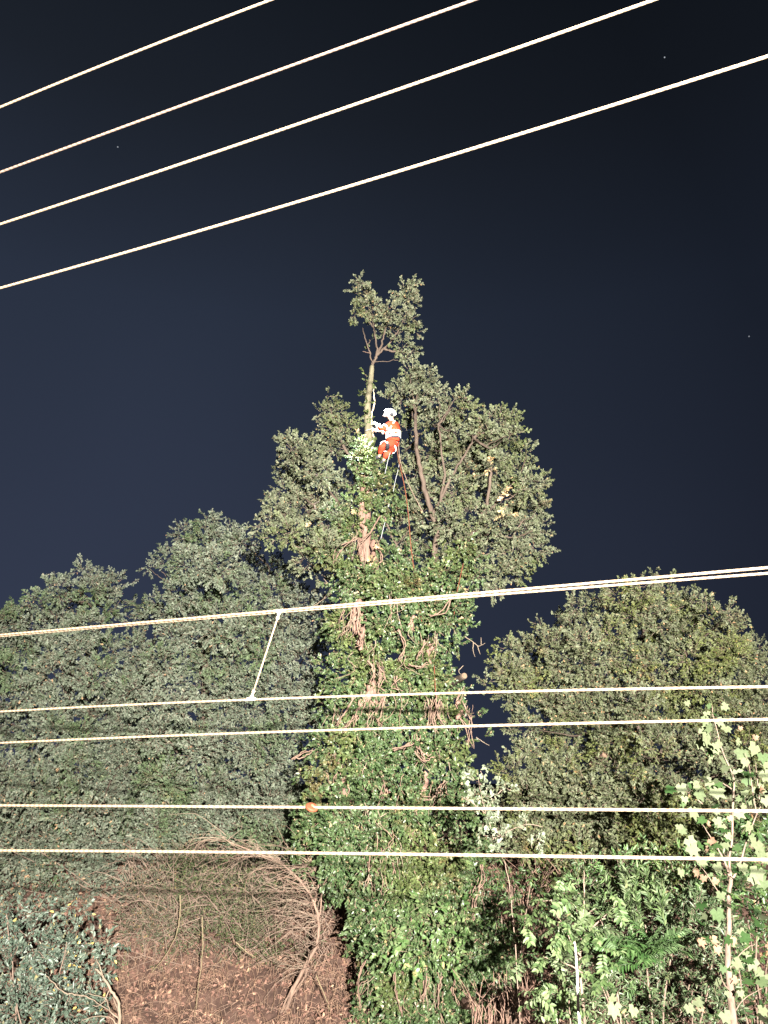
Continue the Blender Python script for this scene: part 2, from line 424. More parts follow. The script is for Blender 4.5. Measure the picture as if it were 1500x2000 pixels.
def wire_pt(px, py, D):
    d = ray(px, py); t = D / (d[0] * wnl[0] + d[1] * wnl[1]); p = CAM + d * t
    return p
def wire(pix, D, r, label, mat=M_wire):
    P = np.array([wire_pt(x, y, D) for x, y in pix]); s = P[:, :2] @ wd
    cz = np.polyfit(s, P[:, 2], min(2, len(pix) - 1))
    s0, s1 = s.min() - .3, s.max() + .3
    ext = 14.0; ss_ = np.concatenate([[s0 - ext], np.linspace(s0, s1, 60), [s1 + ext]])
    pts = []
    for q in ss_:
        qq = min(max(q, s0), s1); z = np.polyval(cz, qq) + (q - qq) * np.polyval(np.polyder(cz), qq)
        pts.append((wd[0] * q + wnl[0] * D, wd[1] * q + wnl[1] * D, z))
    V, FF = tube_arrays(pts, [r] * len(pts), 10)
    me = bpy.data.meshes.new('overhead_wire'); me.from_pydata(V, [], FF); me.materials.append(mat)
    me.polygons.foreach_set('use_smooth', [True] * len(me.polygons))
    o = link('overhead_wire', me); tag(o, label, 'wire', 'overhead wires crossing in front of the trees')
    return lambda px: (lambda q: np.array([wd[0] * q + wnl[0] * D, wd[1] * q + wnl[1] * D, np.polyval(cz, q)]))(wire_pt(px, np.interp(px, [a[0] for a in pix], [a[1] for a in pix]), D)[:2] @ wd)
wire([(0, 210), (265, 102), (530, 0)], 4.4, .0122, 'topmost wire, clipping the upper left corner of the night sky')
wire([(0, 337), (375, 200), (750, 62), (930, 0)], 4.4, .0122, 'second wire from the top, slightly pinker, across the dark sky', M_wire2)
wire([(0, 438), (400, 306), (750, 186), (1100, 57), (1290, 0)], 5.0, .0140, 'third wire from the top, between the pinker wire and the full-width sky wire')
wire([(0, 563), (375, 456), (750, 345), (1175, 210), (1500, 112)], 5.0, .0138, 'lowest sky wire, spanning the whole width above the treetop')
w5 = wire([(0, 1240), (545, 1193), (840, 1166), (1500, 1109)], 6.6, .0118, 'thick sloping wire just below the climber tree crown that carries the dropper top')
wire([(0, 1243), (545, 1196.5), (840, 1171), (1500, 1120)], 6.63, .0108, 'twin wire running close under the thick sloping wire, parting from it to the right')
w6 = wire([(0, 1390), (490, 1366), (900, 1354), (1500, 1341)], 6.6, .0110, 'wire that the slanting dropper rod hangs down to')
wire([(0, 1451), (700, 1425), (900, 1418), (1500, 1405)], 6.8, .0116, 'bare wire between the dropper wire and the wire with the orange disc')
w8 = wire([(0, 1573), (300, 1574.5), (609, 1577), (900, 1579), (1500, 1584)], 6.2, .0118, 'almost level wire threaded through the orange disc')
wire([(0, 1661), (600, 1666), (1000, 1671), (1500, 1679)], 6.2, .0122, 'lowest wire, level, below the orange disc')

# dropper between two wires
A_ = w5(547); B_ = w6(490)
dr = thing('dropper', 'slanting pale dropper rod clamped between two of the wires', 'wire dropper', B_)
dirv = (A_ - B_) / np.linalg.norm(A_ - B_)
tube('rod', [B_ + dirv * .09, (A_ + B_) / 2, A_ - dirv * .05], .0085, plain('dropper_rod', (.13, .095, .07), .6), dr, sides=8, sub=2)
def lathe_obj(name, prof, p, axis, mat, root, seg=14):
    """prof list of (h, r)"""
    axis = np.array(axis, float); pts = [np.array(p) + axis / np.linalg.norm(axis) * h for h, r in prof]
    V, FF = tube_arrays(pts, [r for h, r in prof], seg)
    me = bpy.data.meshes.new(name); me.from_pydata(V, [], FF); me.materials.append(mat)
    o = link(name, me); adopt(o, root); return o
w_ax = np.array([wd[0], wd[1], 0.0])
for P_, sgn in ((A_, -1), (B_, 1)):
    lathe_obj('clamp', [(-.045, .016), (-.036, .019), (.036, .019), (.045, .016)], P_ + dirv * sgn * .006, w_ax, M_clamp, dr)
    lathe_obj('socket', [(.0, .015), (.025, .020), (.045, .013), (.065, .011), (.07, .017), (.088, .017), (.096, .008)], P_, dirv * sgn, M_clamp, dr)
# orange disc on a wire
Pd = w8(609)
od = thing('marker_disc', 'small orange red oval disc threaded on one of the lower wires', 'marker', Pd)
dax = np.array([.28, -.50, .82])
M_or = plain('orange_plastic', (.085, .021, .010), .5)
lathe_obj('disc', [(-.016, .022), (-.013, .046), (-.006, .054), (.006, .054), (.013, .046), (.016, .022)], Pd, dax, M_or, od, 24)
lathe_obj('hub', [(-.024, .012), (.024, .012)], Pd, dax, plain('pale_plastic', (.11, .05, .03), .5), od, 12)

# ------------------------------------------------------------------ the climbed tree
Y0 = 19.0
tb = at(770, 2000, Y0); tb[2] = ground_z(tb[0], Y0) - .1
tree = thing('oak_tree', 'tall ivy clad oak with a bare leader stem rising above its crown, climber aloft', 'tree', tb)
def px_path(lst, Y, dy=0.0):
    return [at(p[0], p[1], Y + (p[2] if len(p) > 2 else dy)) for p in lst]
trunk_path = [tb] + px_path([(768, 1700), (745, 1500), (722, 1350), (708, 1200), (712, 1060), (714, 960), (722, 880)], Y0)
tube('trunk', trunk_path, [.42, .38, .33, .28, .22, .18, .14, .12], M_pink, tree, sides=12, jit=.012)
leader = px_path([(722, 882), (719, 830), (719, 780), (724, 745), (727, 715)], Y0)
tube('leader', leader, [.12, .105, .088, .075, .062], rough_mat('leader_bark', (.045, .042, .026), (.125, .108, .07), 14, (1, 1, .3), .7), tree, sides=10, jit=.006)
tube('bark_strip', [p + np.array([.085, -.07, 0]) for p in px_path([(725, 866), (721, 838), (720, 812), (725, 790), (724, 762)], Y0)], [.012, .028, .016, .022, .012], M_raw, tree, sides=6, jit=.006, label='pale stripped line of bare wood')
bundles = [[(726, 716), (736, 694), (734, 665), (730, 640), (727, 612)], [(736, 694), (750, 681), (769, 660), (786, 630), (797, 590)],
           [(733, 700), (745, 672), (752, 645), (760, 610)], [(727, 714), (723, 690), (716, 668), (710, 650), (708, 640)], [(750, 681), (768, 686), (786, 688), (800, 700)],
           [(730, 640), (715, 615), (703, 580)], [(723, 690), (715, 688), (708, 686)]]
for L in bundles[:6]:
    k = 0.6 if L[0][0] in (727, 730) else 1
    tube('branch', px_path(L, Y0), [.04 * k, .010], M_bark, tree, sides=6, jit=.012)
tube('twig', px_path(bundles[6], Y0), [.012, .004], M_vine, tree, sides=4)
limbsR = [[(800, 1640), (815, 1450), (825, 1320), (832, 1200), (838, 1130), (850, 1080), (853, 1035), (843, 1000), (830, 955), (818, 905), (813, 860), (812, 820)],
          [(844, 1004), (860, 978), (875, 945), (890, 915), (910, 884), (925, 855)],
          [(860, 978), (868, 930), (862, 880), (856, 830)],
          [(832, 1200), (852, 1140), (877, 1092), (900, 1062), (924, 1040), (938, 1015), (950, 985), (956, 950), (960, 915)],
          [(938, 1015), (962, 990), (980, 966), (1005, 940)],
          [(832, 1180), (812, 1118), (795, 1090), (782, 1074), (765, 1049), (752, 1010)],
          [(924, 1040), (960, 1045), (1000, 1050)]]
limbsL = [[(712, 1060), (680, 1010), (655, 975), (630, 940), (600, 910)], [(700, 1100), (655, 1060), (634, 1040), (622, 1005), (612, 985)], [(708, 1150), (660, 1100), (610, 1070), (570, 1040)],
          [(714, 960), (690, 905), (665, 860), (650, 815)]]
LR = [[at(p[0], p[1], Y0 + (.25 if p[1] > 1010 and i == 0 else -.55)) for p in L] for i, L in enumerate(limbsR)]
LR = [[at(p[0], p[1], Y0 + .25 - .8 * ss(1060, 960, p[1])) if False else at(p[0], p[1], Y0 + .2 - .85 * min(1, max(0, (1080 - p[1]) / 120))) for p in L] for L in limbsR]; LL = [px_path(L, Y0, .1) for L in limbsL]
rr = [.11, .045, .035, .075, .04, .05, .035]
for L, r in zip(LR, rr): tube('limb', L, [r, r * .3 + .01], M_bark, tree, sides=8, jit=.012)
for L in LL: tube('limb', L, [.07, .02], M_bark, tree, sides=7, jit=.012)

tuft = [(707, 574, 27), (691, 611, 17), (701, 552, 13), (728, 603, 28), (761, 608, 26), (794, 574, 27), (811, 596, 17), (802, 556, 14), (802, 627, 25), (765, 640, 24), (736, 636, 19), (786, 673, 20), (808, 681, 13), (796, 706, 13), (724, 664, 7), (812, 645, 12)]
crL = [(639, 772, 9), (655, 806, 32), (630, 806, 14), (645, 838, 28), (674, 834, 26), (579, 880, 36), (560, 870, 20), (616, 880, 38), (590, 918, 42), (658, 871, 32), (625, 925, 38), (534, 987, 18), (563, 954, 30), (545, 1008, 34),
       (518, 1024, 18), (583, 995, 45), (622, 966, 40), (645, 950, 30), (563, 1041, 34), (604, 1053, 42), (600, 1098, 26), (645, 1016, 42), (637, 1075, 38), (622, 1118, 16), (552, 905, 18), (535, 1048, 20), (668, 1120, 20)]
crR = [(802, 728, 20), (811, 752, 32), (835, 743, 20), (786, 770, 32), (757, 782, 14), (852, 776, 24), (823, 789, 38), (885, 795, 38), (902, 776, 18), (918, 809, 24), (968, 828, 38), (997, 822, 20), (946, 822, 18), (939, 846, 34), (852, 834, 42),
       (893, 851, 44), (935, 871, 44), (984, 871, 44), (1028, 884, 18), (840, 884, 36), (877, 900, 40), (918, 917, 44), (968, 917, 44), (1012, 925, 36), (1034, 954, 34), (1054, 940, 18), (811, 917, 28), (844, 942, 36), (893, 958, 42), (935, 966, 42),
       (984, 975, 44), (1028, 1000, 38), (1048, 987, 22), (825, 966, 30), (869, 1016, 34), (918, 1008, 38), (968, 1024, 42), (1013, 1037, 40), (1046, 1074, 28), (1060, 1086, 12), (1001, 1086, 38), (955, 1070, 38), (976, 1119, 32), (1013, 1115, 28),
       (935, 1128, 24), (972, 1154, 17), (918, 1052, 32), (819, 1008, 26), (1052, 1030, 22), (900, 1105, 24), (1000, 850, 22), (870, 860, 30), (800, 1020, 30, .9), (825, 1055, 30, 1.1), (885, 1060, 32, .8), (795, 1065, 24, .9), (875, 1030, 26, .8), (790, 985, 24, 1), (820, 930, 24, .8), (850, 1090, 26, 1.1), (800, 880, 20, 1), (790, 840, 18, .9), (690, 940, 22, .8), (690, 1010, 30, .8), (680, 880, 18, .7)]
C1 = crown(tree, tuft, Y0, OAK, .082, 20, .24, M_oak, M_twig, 5.2, .35, 11, nobj=60)
C2 = crown(tree, crL + crR, Y0 + .2, OAK, .082, 20, .28, M_oak, M_twig, 4.4, .95, 12, nobj=220, name='crown')
auto_branches(tree, C1, [px_path(b, Y0) for b in bundles[:5]], M_bark, 12, .014, .004)
auto_branches(tree, C2[:len(crL)], LL, M_bark, 22); auto_branches(tree, C2[len(crL):], LR, M_bark, 44)

VST = [M_vine, M_vine, M_deadw]
# ivy over trunk and limbs
ivy_blobs = [(723, 747, 10, -.1), (720, 737, 8, -.1)] + [(713 + (i % 3), 758 + i * 9, 6, -.1) for i in range(13)]
ivy_blobs += [(700, 880, 16, -.2), (712, 895, 20, -.2), (698, 900, 14, -.2), (726, 900, 16, -.2), (705, 872, 12, -.2), (742, 915, 14, -.2), (694, 888, 12, -.2), (716, 875, 14, -.2)]
for x, y, r in [(705, 872, 18), (725, 878, 18), (700, 895, 20), (722, 902, 24), (742, 905, 18), (712, 925, 20), (735, 930, 26), (755, 925, 18), (705, 960, 22), (742, 962, 32), (770, 960, 22), (690, 985, 24), (735, 1000, 34), (770, 995, 26),
                (690, 1030, 28), (745, 1040, 30), (660, 1060, 32), (680, 1095, 34), (755, 1090, 32), (710, 1130, 34), (760, 1140, 34), (900, 1080, 28), (918, 1105, 22), (880, 1120, 26), (790, 1140, 26), (870, 1160, 28), (660, 1000, 22), (800, 1080, 20)]:
    ivy_blobs.append((x, y, r, rng.uniform(-.5, -.1)))
edges = [(1130, 665, 895), (1180, 650, 905), (1230, 655, 905), (1280, 645, 872), (1320, 645, 885), (1360, 640, 893), (1400, 650, 910), (1440, 620, 908), (1480, 600, 912), (1520, 592, 935), (1560, 595, 935), (1600, 600, 925), (1650, 590, 930),
         (1700, 618, 925), (1750, 640, 935), (1800, 685, 960), (1850, 700, 1000), (1900, 712, 1010), (1950, 695, 960), (2000, 685, 930), (2060, 680, 915)]
e_ = np.array(edges)
for row in range(1135, 2070, 36):
    l = np.interp(row, e_[:, 0], e_[:, 1]); r = np.interp(row, e_[:, 0], e_[:, 2]); c = (l + r) / 2; h = (r - l) / 2
    x = l + 26
    while x < r - 12:
        if rng.random() < .07: x += 30; continue
        u = (x - c) / h; dy = -1.0 * math.sqrt(max(0, 1 - u * u)) * min(1.6, h / 90) + rng.uniform(-.35, .25)
        ivy_blobs.append((x + rng.uniform(-9, 9), row + rng.uniform(-9, 9), rng.uniform(16, 42), dy + rng.normal(0, .22))); x += 35
for k in range(70):
    y = rng.uniform(1150, 2040); l = np.interp(y, e_[:, 0], e_[:, 1]); rr_ = np.interp(y, e_[:, 0], e_[:, 2]); u = rng.uniform(-.75, .75); h = (rr_ - l) / 2
    ivy_blobs.append(((l + rr_) / 2 + u * h, y, rng.uniform(22, 44), -math.sqrt(1 - u * u) * min(1.6, h / 90) - rng.uniform(.25, .6)))
for k in range(90):
    y = rng.uniform(1120, 2040); side = int(rng.integers(1, 3)); x = np.interp(y, e_[:, 0], e_[:, side]) + (rng.uniform(-22, -4 if 1220 < y < 1520 else 14) if side == 2 else rng.uniform(-16, 8))
    ivy_blobs.append((x, y, rng.uniform(6, 19), rng.uniform(-.6, .3)))
for x, y, r in [(640, 1090, 18), (655, 1110, 22), (670, 1040, 20), (625, 1075, 14), (860, 1085, 22), (930, 1085, 18), (905, 1060, 16), (845, 1120, 24), (820, 1150, 26), (890, 1150, 22), (930, 1120, 14), (700, 1150, 26), (735, 1110, 26), (780, 1110, 26), (650, 1145, 16)]: ivy_blobs.append((x, y, r, rng.uniform(-.9, -.4)))
for x, y, r in [(916, 1225, 10), (905, 1195, 10), (930, 1395, 12), (640, 1150, 8), (945, 1440, 8), (895, 1260, 14), (905, 1350, 14)]: ivy_blobs.append((x, y, r, 0))
crown(tree, ivy_blobs, Y0, IVY, .072, 18, .24, M_ivy, M_vine, 3.1, .4, 21, up=-.25, nobj=200, name='ivy', objname='ivy_spray', updown=.7)
# many thin hanging stems
for k in range(150):
    y = rng.uniform(1150, 1960); l = np.interp(y, e_[:, 0], e_[:, 1]) + 25; r = np.interp(y, e_[:, 0], e_[:, 2]) - 25; x = rng.uniform(l, r); Ls = rng.uniform(20, 70)
    tube('hanging_stem', px_path([(x, y), (x + rng.normal(0, 8), y + Ls * .5), (x + rng.normal(0, 14), y + Ls)], Y0 - 2.15 + 1.0 * abs((x - (l + r) / 2) / ((r - l) / 2)) ** 2 + rng.normal(0, .1)), [rng.uniform(.006, .013), .004], VST[k % 3], tree, sides=4, sub=3, jit=.012)
# dead and bare ivy stems, peeling patches
vines = [[(742, 1010), (722, 1040), (700, 1075), (712, 1110)], [(735, 1060), (745, 1090), (728, 1120)], [(700, 1050), (668, 1072), (655, 1095)], [(690, 1190), (682, 1215), (672, 1240)], [(705, 1180), (700, 1210), (708, 1235)],
         [(700, 1235), (706, 1258), (695, 1262)], [(740, 1300), (745, 1320), (738, 1345), (750, 1352)], [(775, 1320), (772, 1340), (785, 1352)], [(720, 1290), (732, 1310), (725, 1335)], [(770, 1465), (812, 1450), (812, 1432)],
         [(812, 1460), (828, 1480), (848, 1478)], [(820, 1460), (832, 1490)], [(690, 1360), (675, 1390), (655, 1418)], [(705, 1365), (690, 1400), (668, 1425)], [(715, 1362), (700, 1395), (690, 1420)], [(750, 1360), (735, 1390), (745, 1420)],
         [(840, 1365), (842, 1395), (838, 1420)], [(850, 1360), (856, 1400), (868, 1420)], [(862, 1370), (848, 1400), (850, 1430)], [(905, 1370), (918, 1410), (914, 1450)], [(898, 1400), (912, 1430), (922, 1460)], [(655, 1470), (660, 1500), (650, 1530)],
         [(670, 1475), (668, 1510), (678, 1540), (665, 1565)], [(662, 1500), (675, 1520), (682, 1555)], [(660, 1600), (650, 1630), (640, 1655)], [(870, 1525), (858, 1540), (840, 1558), (820, 1560)], [(574, 1483), (600, 1476), (612, 1462)],
         [(720, 1680), (722, 1710), (715, 1730)], [(768, 1685), (769, 1710), (765, 1722)], [(940, 1690), (945, 1720), (930, 1745), (925, 1790)], [(925, 1750), (918, 1800), (900, 1815)], [(905, 1815), (903, 1870), (890, 1910)],
         [(887, 1905), (886, 1935), (902, 1965)], [(830, 1890), (828, 1930), (825, 1960)], [(858, 1910), (855, 1960), (862, 2000)], [(710, 1880), (700, 1920), (705, 1970)], [(770, 1900), (775, 1945), (790, 1985)], [(740, 1500), (752, 1530), (745, 1560)],
         [(880, 1170), (860, 1195), (838, 1205)], [(900, 1400), (893, 1370), (905, 1345)], [(780, 1230), (790, 1262), (782, 1290)], [(830, 1250), (822, 1275), (812, 1290)], [(798, 1300), (815, 1302), (838, 1298)]]
for L in vines:
    for k in range(3):
        j = rng.normal(0, 3.5, (len(L), 2)) * (1 if k else .0)
        tube('vine_stem', px_path([(a[0] + j[i, 0], a[1] + j[i, 1]) for i, a in enumerate(L)], Y0 - 2.0 - .10 * k + (1.35 if L[0][1] < 1150 else 0) + (.5 if L[0][0] < 690 or L[0][0] > 890 else 0)), [rng.uniform(.010, .02), .006], M_vine, tree, sides=5, jit=.012)
for x, y, w, h in [(714, 1010, 12, 40), (722, 1090, 14, 34), (698, 1205, 12, 34), (704, 1248, 10, 22), (838, 1275, 8, 26), (732, 1355, 22, 24), (893, 1385, 9, 14), (806, 1225, 10, 22), (676, 1540, 10, 26), (826, 1530, 10, 22)]:
    p0 = at(x, y + h, Y0 - 1.7 + (1.3 if y < 1150 else 0)); p1 = at(x + rng.uniform(-6, 6), y - h, Y0 - 1.65 + (1.3 if y < 1150 else 0)); rm = w * .62 * Y0 / F
    tube('bare_patch', [p0, (p0 + p1) / 2 + rng.normal(0, .05, 3), p1], [rm * .5, rm * 1.0, rm * .55], M_pink, tree, sides=9, jit=.03, label='brown peeling bark showing through the ivy')
for (x, y, n, sp) in [(690, 1215, 9, 16), (735, 1385, 16, 24), (855, 1395, 14, 20), (665, 1405, 12, 22), (668, 1530, 12, 12), (905, 1395, 9, 14), (735, 1310, 8, 16), (845, 1260, 8, 14), (700, 1060, 10, 16), (725, 1100, 10, 12), (655, 1600, 7, 16), (860, 1560, 7, 18), (730, 1700, 6, 14), (930, 1740, 8, 14), (860, 1950, 9, 22), (720, 1930, 6, 16)]:
    for k in range(n):
        x0 = x + rng.normal(0, sp * .6); y0 = y - sp + rng.normal(0, sp * .4); L = rng.uniform(18, 58); dx = rng.normal(-4, 12)
        dd = Y0 - 2.1 + (1.4 if y < 1150 else 0) + (.75 if x < 690 or x > 890 else 0) + rng.normal(0, .08)
        tube('dead_stem', px_path([(x0, y0), (x0 + dx * .3 + rng.normal(0, 4), y0 + L * .5), (x0 + dx, y0 + L)], dd), [rng.uniform(.006, .012), .003], VST[k % 3], tree, sides=4, sub=3, jit=.010)
# sawn limb stub poking out at the right of the trunk
p0 = at(880, 1335, Y0 - .3); p1 = at(907, 1320, Y0 - 1.2)
o = tube('sawn_limb', [p0, (p0 + p1) / 2, p1], [.09, .08, .07], M_bark, tree, sides=14, sub=3, label='short cut limb with a pale sawn face')
dv = (p1 - p0) / np.linalg.norm(p1 - p0)
lathe_obj('cut_face', [(0.002, .062), (.012, .06)], p1, dv, M_cut, tree, 14)
for L in [[(633, 1168), (648, 1152), (640, 1140), (622, 1138)], [(648, 1152), (658, 1146)], [(640, 1140), (632, 1130)], [(908, 1243), (925, 1255), (935, 1262), (948, 1256)], [(925, 1255), (924, 1270), (928, 1283)], [(932, 1261), (938, 1278)], [(940, 1259), (939, 1245)], [(930, 1440), (945, 1450), (956, 1456)], [(605, 1190), (625, 1175), (640, 1165)], [(905, 1300), (896, 1310), (903, 1320)]]:
    tube('dead_twig', px_path(L, Y0 - .1), [.012, .005], M_deadw, tree, sides=5, jit=.004)
# yellowed leaves near the cut
gold = make_templates(OAK, 5, .25, 10, .12, seed=5)
Pg, Ag = [], []
for x, y, n in [(702, 843, 1), (985, 962, 2), (1000, 978, 2), (960, 915, 3), (930, 930, 1), (732, 1085, 2), (888, 1155, 1), (608, 1020, 1), (742, 1075, 1), (700, 1008, 1), (995, 1000, 2)]:
    for k in range(n): Pg.append(at(x + rng.uniform(-8, 8), y + rng.uniform(-8, 8), Y0 - 1.1)); Ag.append(rng.normal(0, 1, 3))
M_gold = leaf_mat('yellowed_leaf', (.30, .19, .09), (.42, .30, .15), (.50, .38, .20), (.42, .32, .20), (.5, .4, .2), .01)
spray_objects('yellowed_spray', gold, np.array(Pg), np.array(Ag), np.ones(len(Pg)), [M_gold, M_twig], tree, 99, sel=range(len(Pg)))

# ------------------------------------------------------------------ neighbouring trees
def fill_rows(rows, step, r, jit=12):
    rows = np.array(rows, float); out = []
    y = rows[0, 0]
    while y <= rows[-1, 0]:
        l = np.interp(y, rows[:, 0], rows[:, 1]) + r * .7; rt = np.interp(y, rows[:, 0], rows[:, 2]) - r * .7; x = l
        while x <= rt:
            out.append((x + rng.uniform(-jit, jit), y + rng.uniform(-jit, jit), r * rng.uniform(.7, 1.15))); x += step
        y += step
    return out
def simple_tree(name, label, Y, blobs, limbs, mat, leaf=OAK, size=.13, layers=4.0, base_px=None, seed=3, depth=1.9, nbr=40, nobj=150, trunk_r=.25, bark=None, **k):
    bx = at(base_px, 1700, Y)[0]; base = np.array([bx, Y + .4, ground_z(bx, Y + .4) - .1])
    t = thing(name, label, 'tree', base)
    P = [px_path(L, Y + .9, .9) for L in limbs]
    main = [base] + P[0]
    tube('trunk', main, [trunk_r, trunk_r * .2], bark or M_bark, t, sides=10, jit=.02)
    for L in P[1:]: tube('limb', L, [trunk_r * .42, trunk_r * .1], bark or M_bark, t, sides=7, jit=.015)
    C = crown(t, blobs, Y, leaf, size, 15, .32, mat, M_twig, layers, depth, seed, nobj=nobj, **k)
    auto_branches(t, C, [main] + P[1:], bark or M_bark, nbr, .03, .008)
    return t
blA = [(411, 1022, 24), (359, 1041, 26), (397, 1058, 42), (448, 1041, 28), (471, 1059, 30), (327, 1087, 22), (291, 1110, 12), (275, 1128, 6), (307, 1100, 10), (373, 1101, 46), (429, 1106, 46), (481, 1101, 32), (532, 1110, 26), (569, 1129, 28), (537, 1157, 40),
       (597, 1176, 32), (619, 1199, 22), (350, 1157, 42), (401, 1157, 46), (457, 1157, 46), (316, 1182, 26), (505, 1135, 26)]
blA += fill_rows([(1200, 315, 625), (1260, 300, 645), (1330, 270, 655), (1400, 265, 650), (1480, 270, 610), (1560, 265, 605), (1650, 260, 600)], 46, 40)
simple_tree('oak_tree', 'round topped oak standing just left of the ivy clad tree', 23.5, blA,
            [[(470, 1640), (430, 1530), (405, 1470), (400, 1330), (405, 1200), (408, 1090), (410, 1040)], [(400, 1400), (460, 1300), (520, 1200), (560, 1150)], [(402, 1330), (350, 1230), (330, 1140)], [(620, 1420), (560, 1330), (530, 1250), (500, 1200)], [(405, 1200), (450, 1120), (465, 1075)]],
            M_oakL, base_px=480, seed=31, size=.095)
blB = [(163, 1117, 20), (219, 1122, 13), (98, 1120, 5), (112, 1153, 30), (177, 1150, 36), (210, 1150, 26), (229, 1140, 13), (70, 1182, 26), (140, 1190, 42), (203, 1185, 36), (28, 1209, 26), (-10, 1215, 30), (236, 1172, 12)]
blB += fill_rows([(1225, -60, 225), (1300, -60, 265), (1400, -60, 285), (1500, -60, 290), (1600, -60, 290), (1700, -60, 280)], 46, 40)
simple_tree('oak_tree', 'lower twin peaked oak at the far left edge of the wood', 24.5, blB,
            [[(120, 1640), (130, 1450), (140, 1300), (155, 1200), (163, 1130)], [(135, 1350), (190, 1240), (215, 1150)], [(132, 1400), (70, 1290), (50, 1210)]], M_oakL, base_px=110, seed=32, size=.10)
blC = [(275, 1186, 16), (296, 1205, 24), (255, 1182, 8), (262, 1215, 16)] + fill_rows([(1265, 225, 320), (1350, 200, 360), (1500, 200, 380), (1640, 180, 380)], 52, 42)
simple_tree('oak_tree', 'dark oak set back in the gap between the two left oaks', 27.5, blC, [[(280, 1600), (282, 1400), (280, 1250), (278, 1195)], [(281, 1350), (300, 1260), (305, 1210)]], M_oakL, base_px=280, seed=33, size=.10, nbr=14, nobj=60, trunk_r=.2)
blR = [(1282, 1114, 6), (1283, 1128, 7), (1304, 1148, 20), (1252, 1152, 24), (1204, 1162, 22), (1156, 1166, 16), (1128, 1186, 20), (1180, 1192, 28), (1240, 1188, 36), (1292, 1180, 32), (1332, 1174, 20), (1364, 1174, 15), (1340, 1204, 36), (1380, 1196, 22), (1416, 1198, 22),
       (1432, 1212, 15), (1416, 1236, 32), (1468, 1268, 24), (1488, 1296, 20), (1452, 1280, 36), (1092, 1218, 15), (1056, 1229, 9), (1124, 1220, 30), (1060, 1258, 24), (1028, 1248, 8), (992, 1269, 15), (1020, 1282, 28), (968, 1294, 16), (952, 1334, 12), (996, 1312, 30),
       (1090, 1262, 32), (1140, 1255, 34), (1190, 1240, 34), (1290, 1215, 32), (1330, 1238, 32), (1378, 1242, 30), (1255, 1235, 32), (1300, 1250, 30, .8), (1345, 1225, 28, .8), (1420, 1262, 30), (1230, 1210, 26, -.8), (1270, 1190, 26, -.8)]
blR += fill_rows([(1290, 1015, 1500), (1330, 965, 1510), (1370, 1000, 1540), (1420, 1005, 1560), (1470, 1000, 1560), (1500, 985, 1560), (1550, 1000, 1560), (1600, 970, 1560), (1680, 950, 1560)], 44, 36)
simple_tree('oak_tree', 'broad rounded oak at the right with warm yellow green patches', 21.5, blR,
            [[(1250, 1640), (1255, 1500), (1250, 1380), (1255, 1280), (1270, 1180), (1282, 1120)], [(1252, 1420), (1180, 1330), (1120, 1260), (1090, 1225)], [(1252, 1380), (1330, 1290), (1390, 1230)], [(1255, 1500), (1350, 1420), (1440, 1330), (1470, 1280)], [(1250, 1450), (1100, 1380), (1010, 1310)]],
            M_oakR, base_px=1245, seed=34, size=.09, nobj=200, trunk_r=.28)

# ------------------------------------------------------------------ undergrowth, shrubs and saplings
def shrub(name, label, Y, blobs, base_px, mat, leaf, size, stems=6, cat='shrub', layers=2.4, depth=.5, seed=41, nobj=150, nleaf=12, length=.26, bark=None, up=.1, **k):
    c = at(base_px, 1990, Y); z = ground_z(c[0], Y); base = np.array([c[0], Y, z - .03])
    t = thing(name, label, cat, base)
    C = crown(t, blobs, Y, leaf, size, nleaf, length, mat, M_twig, layers, depth, seed, nobj=nobj, name='foliage', up=up, **k)
    idx = list(range(len(C))); random.shuffle(idx)
    for i in idx[:stems]:
        cc = C[i][0]; m1 = base * .5 + cc * .5 + rng.normal(0, .08, 3) - np.array([0, 0, .08])
        tube('stem', [base + rng.normal(0, .05, 3) * np.array([1, 1, 0]), m1, cc], [.022, .008], bark or M_twig, t, sides=5, jit=.01)
    return t
shrub('bluish_shrub', 'bluish leaved shrub in the bottom left corner beside a dead branch', 15.5,
      [(30, 1800, 30), (90, 1790, 26), (150, 1785, 20), (-10, 1820, 40), (60, 1840, 46), (130, 1840, 44), (190, 1850, 26), (220, 1845, 10), (20, 1900, 50), (100, 1900, 48), (170, 1905, 38), (40, 1960, 50), (120, 1965, 46), (180, 1970, 26), (0, 2010, 50), (90, 2030, 50), (165, 2030, 36), (205, 1870, 12), (12, 1778, 14)],
      60, M_blue, OVAL, .085, seed=42, nobj=220)
shrub('yew_shrub', 'dark green drooping shrub in the shade right of the ivy trunk', 18.0,
      [(960, 1700, 30), (1000, 1730, 34), (940, 1750, 36), (1040, 1700, 20), (980, 1790, 38), (1040, 1800, 34), (930, 1810, 34), (960, 1850, 34), (1020, 1860, 30), (1060, 1760, 26)],
      1000, M_yew, LANCE, .11, seed=43, nobj=120, up=-.35)
shrub('privet_shrub', 'dense mid green shrub of narrow leaves left of the maple sapling', 15.0,
      fill_rows([(1700, 1130, 1420), (1780, 1100, 1440), (1850, 1090, 1440), (1920, 1080, 1450), (2030, 1060, 1460)], 48, 38), 1270, M_shrub, LANCE, .10, seed=44, nobj=280, layers=2.6, stems=14, up=.5)
shrub('holly_shrub', 'deep green shrub at the right edge behind the pale maple trunk', 15.5,
      fill_rows([(1600, 1440, 1540), (1700, 1400, 1540), (1800, 1380, 1540), (1900, 1400, 1540), (2030, 1400, 1540)], 48, 38), 1470, M_yew, OVAL, .10, seed=45, nobj=120, layers=2.2)
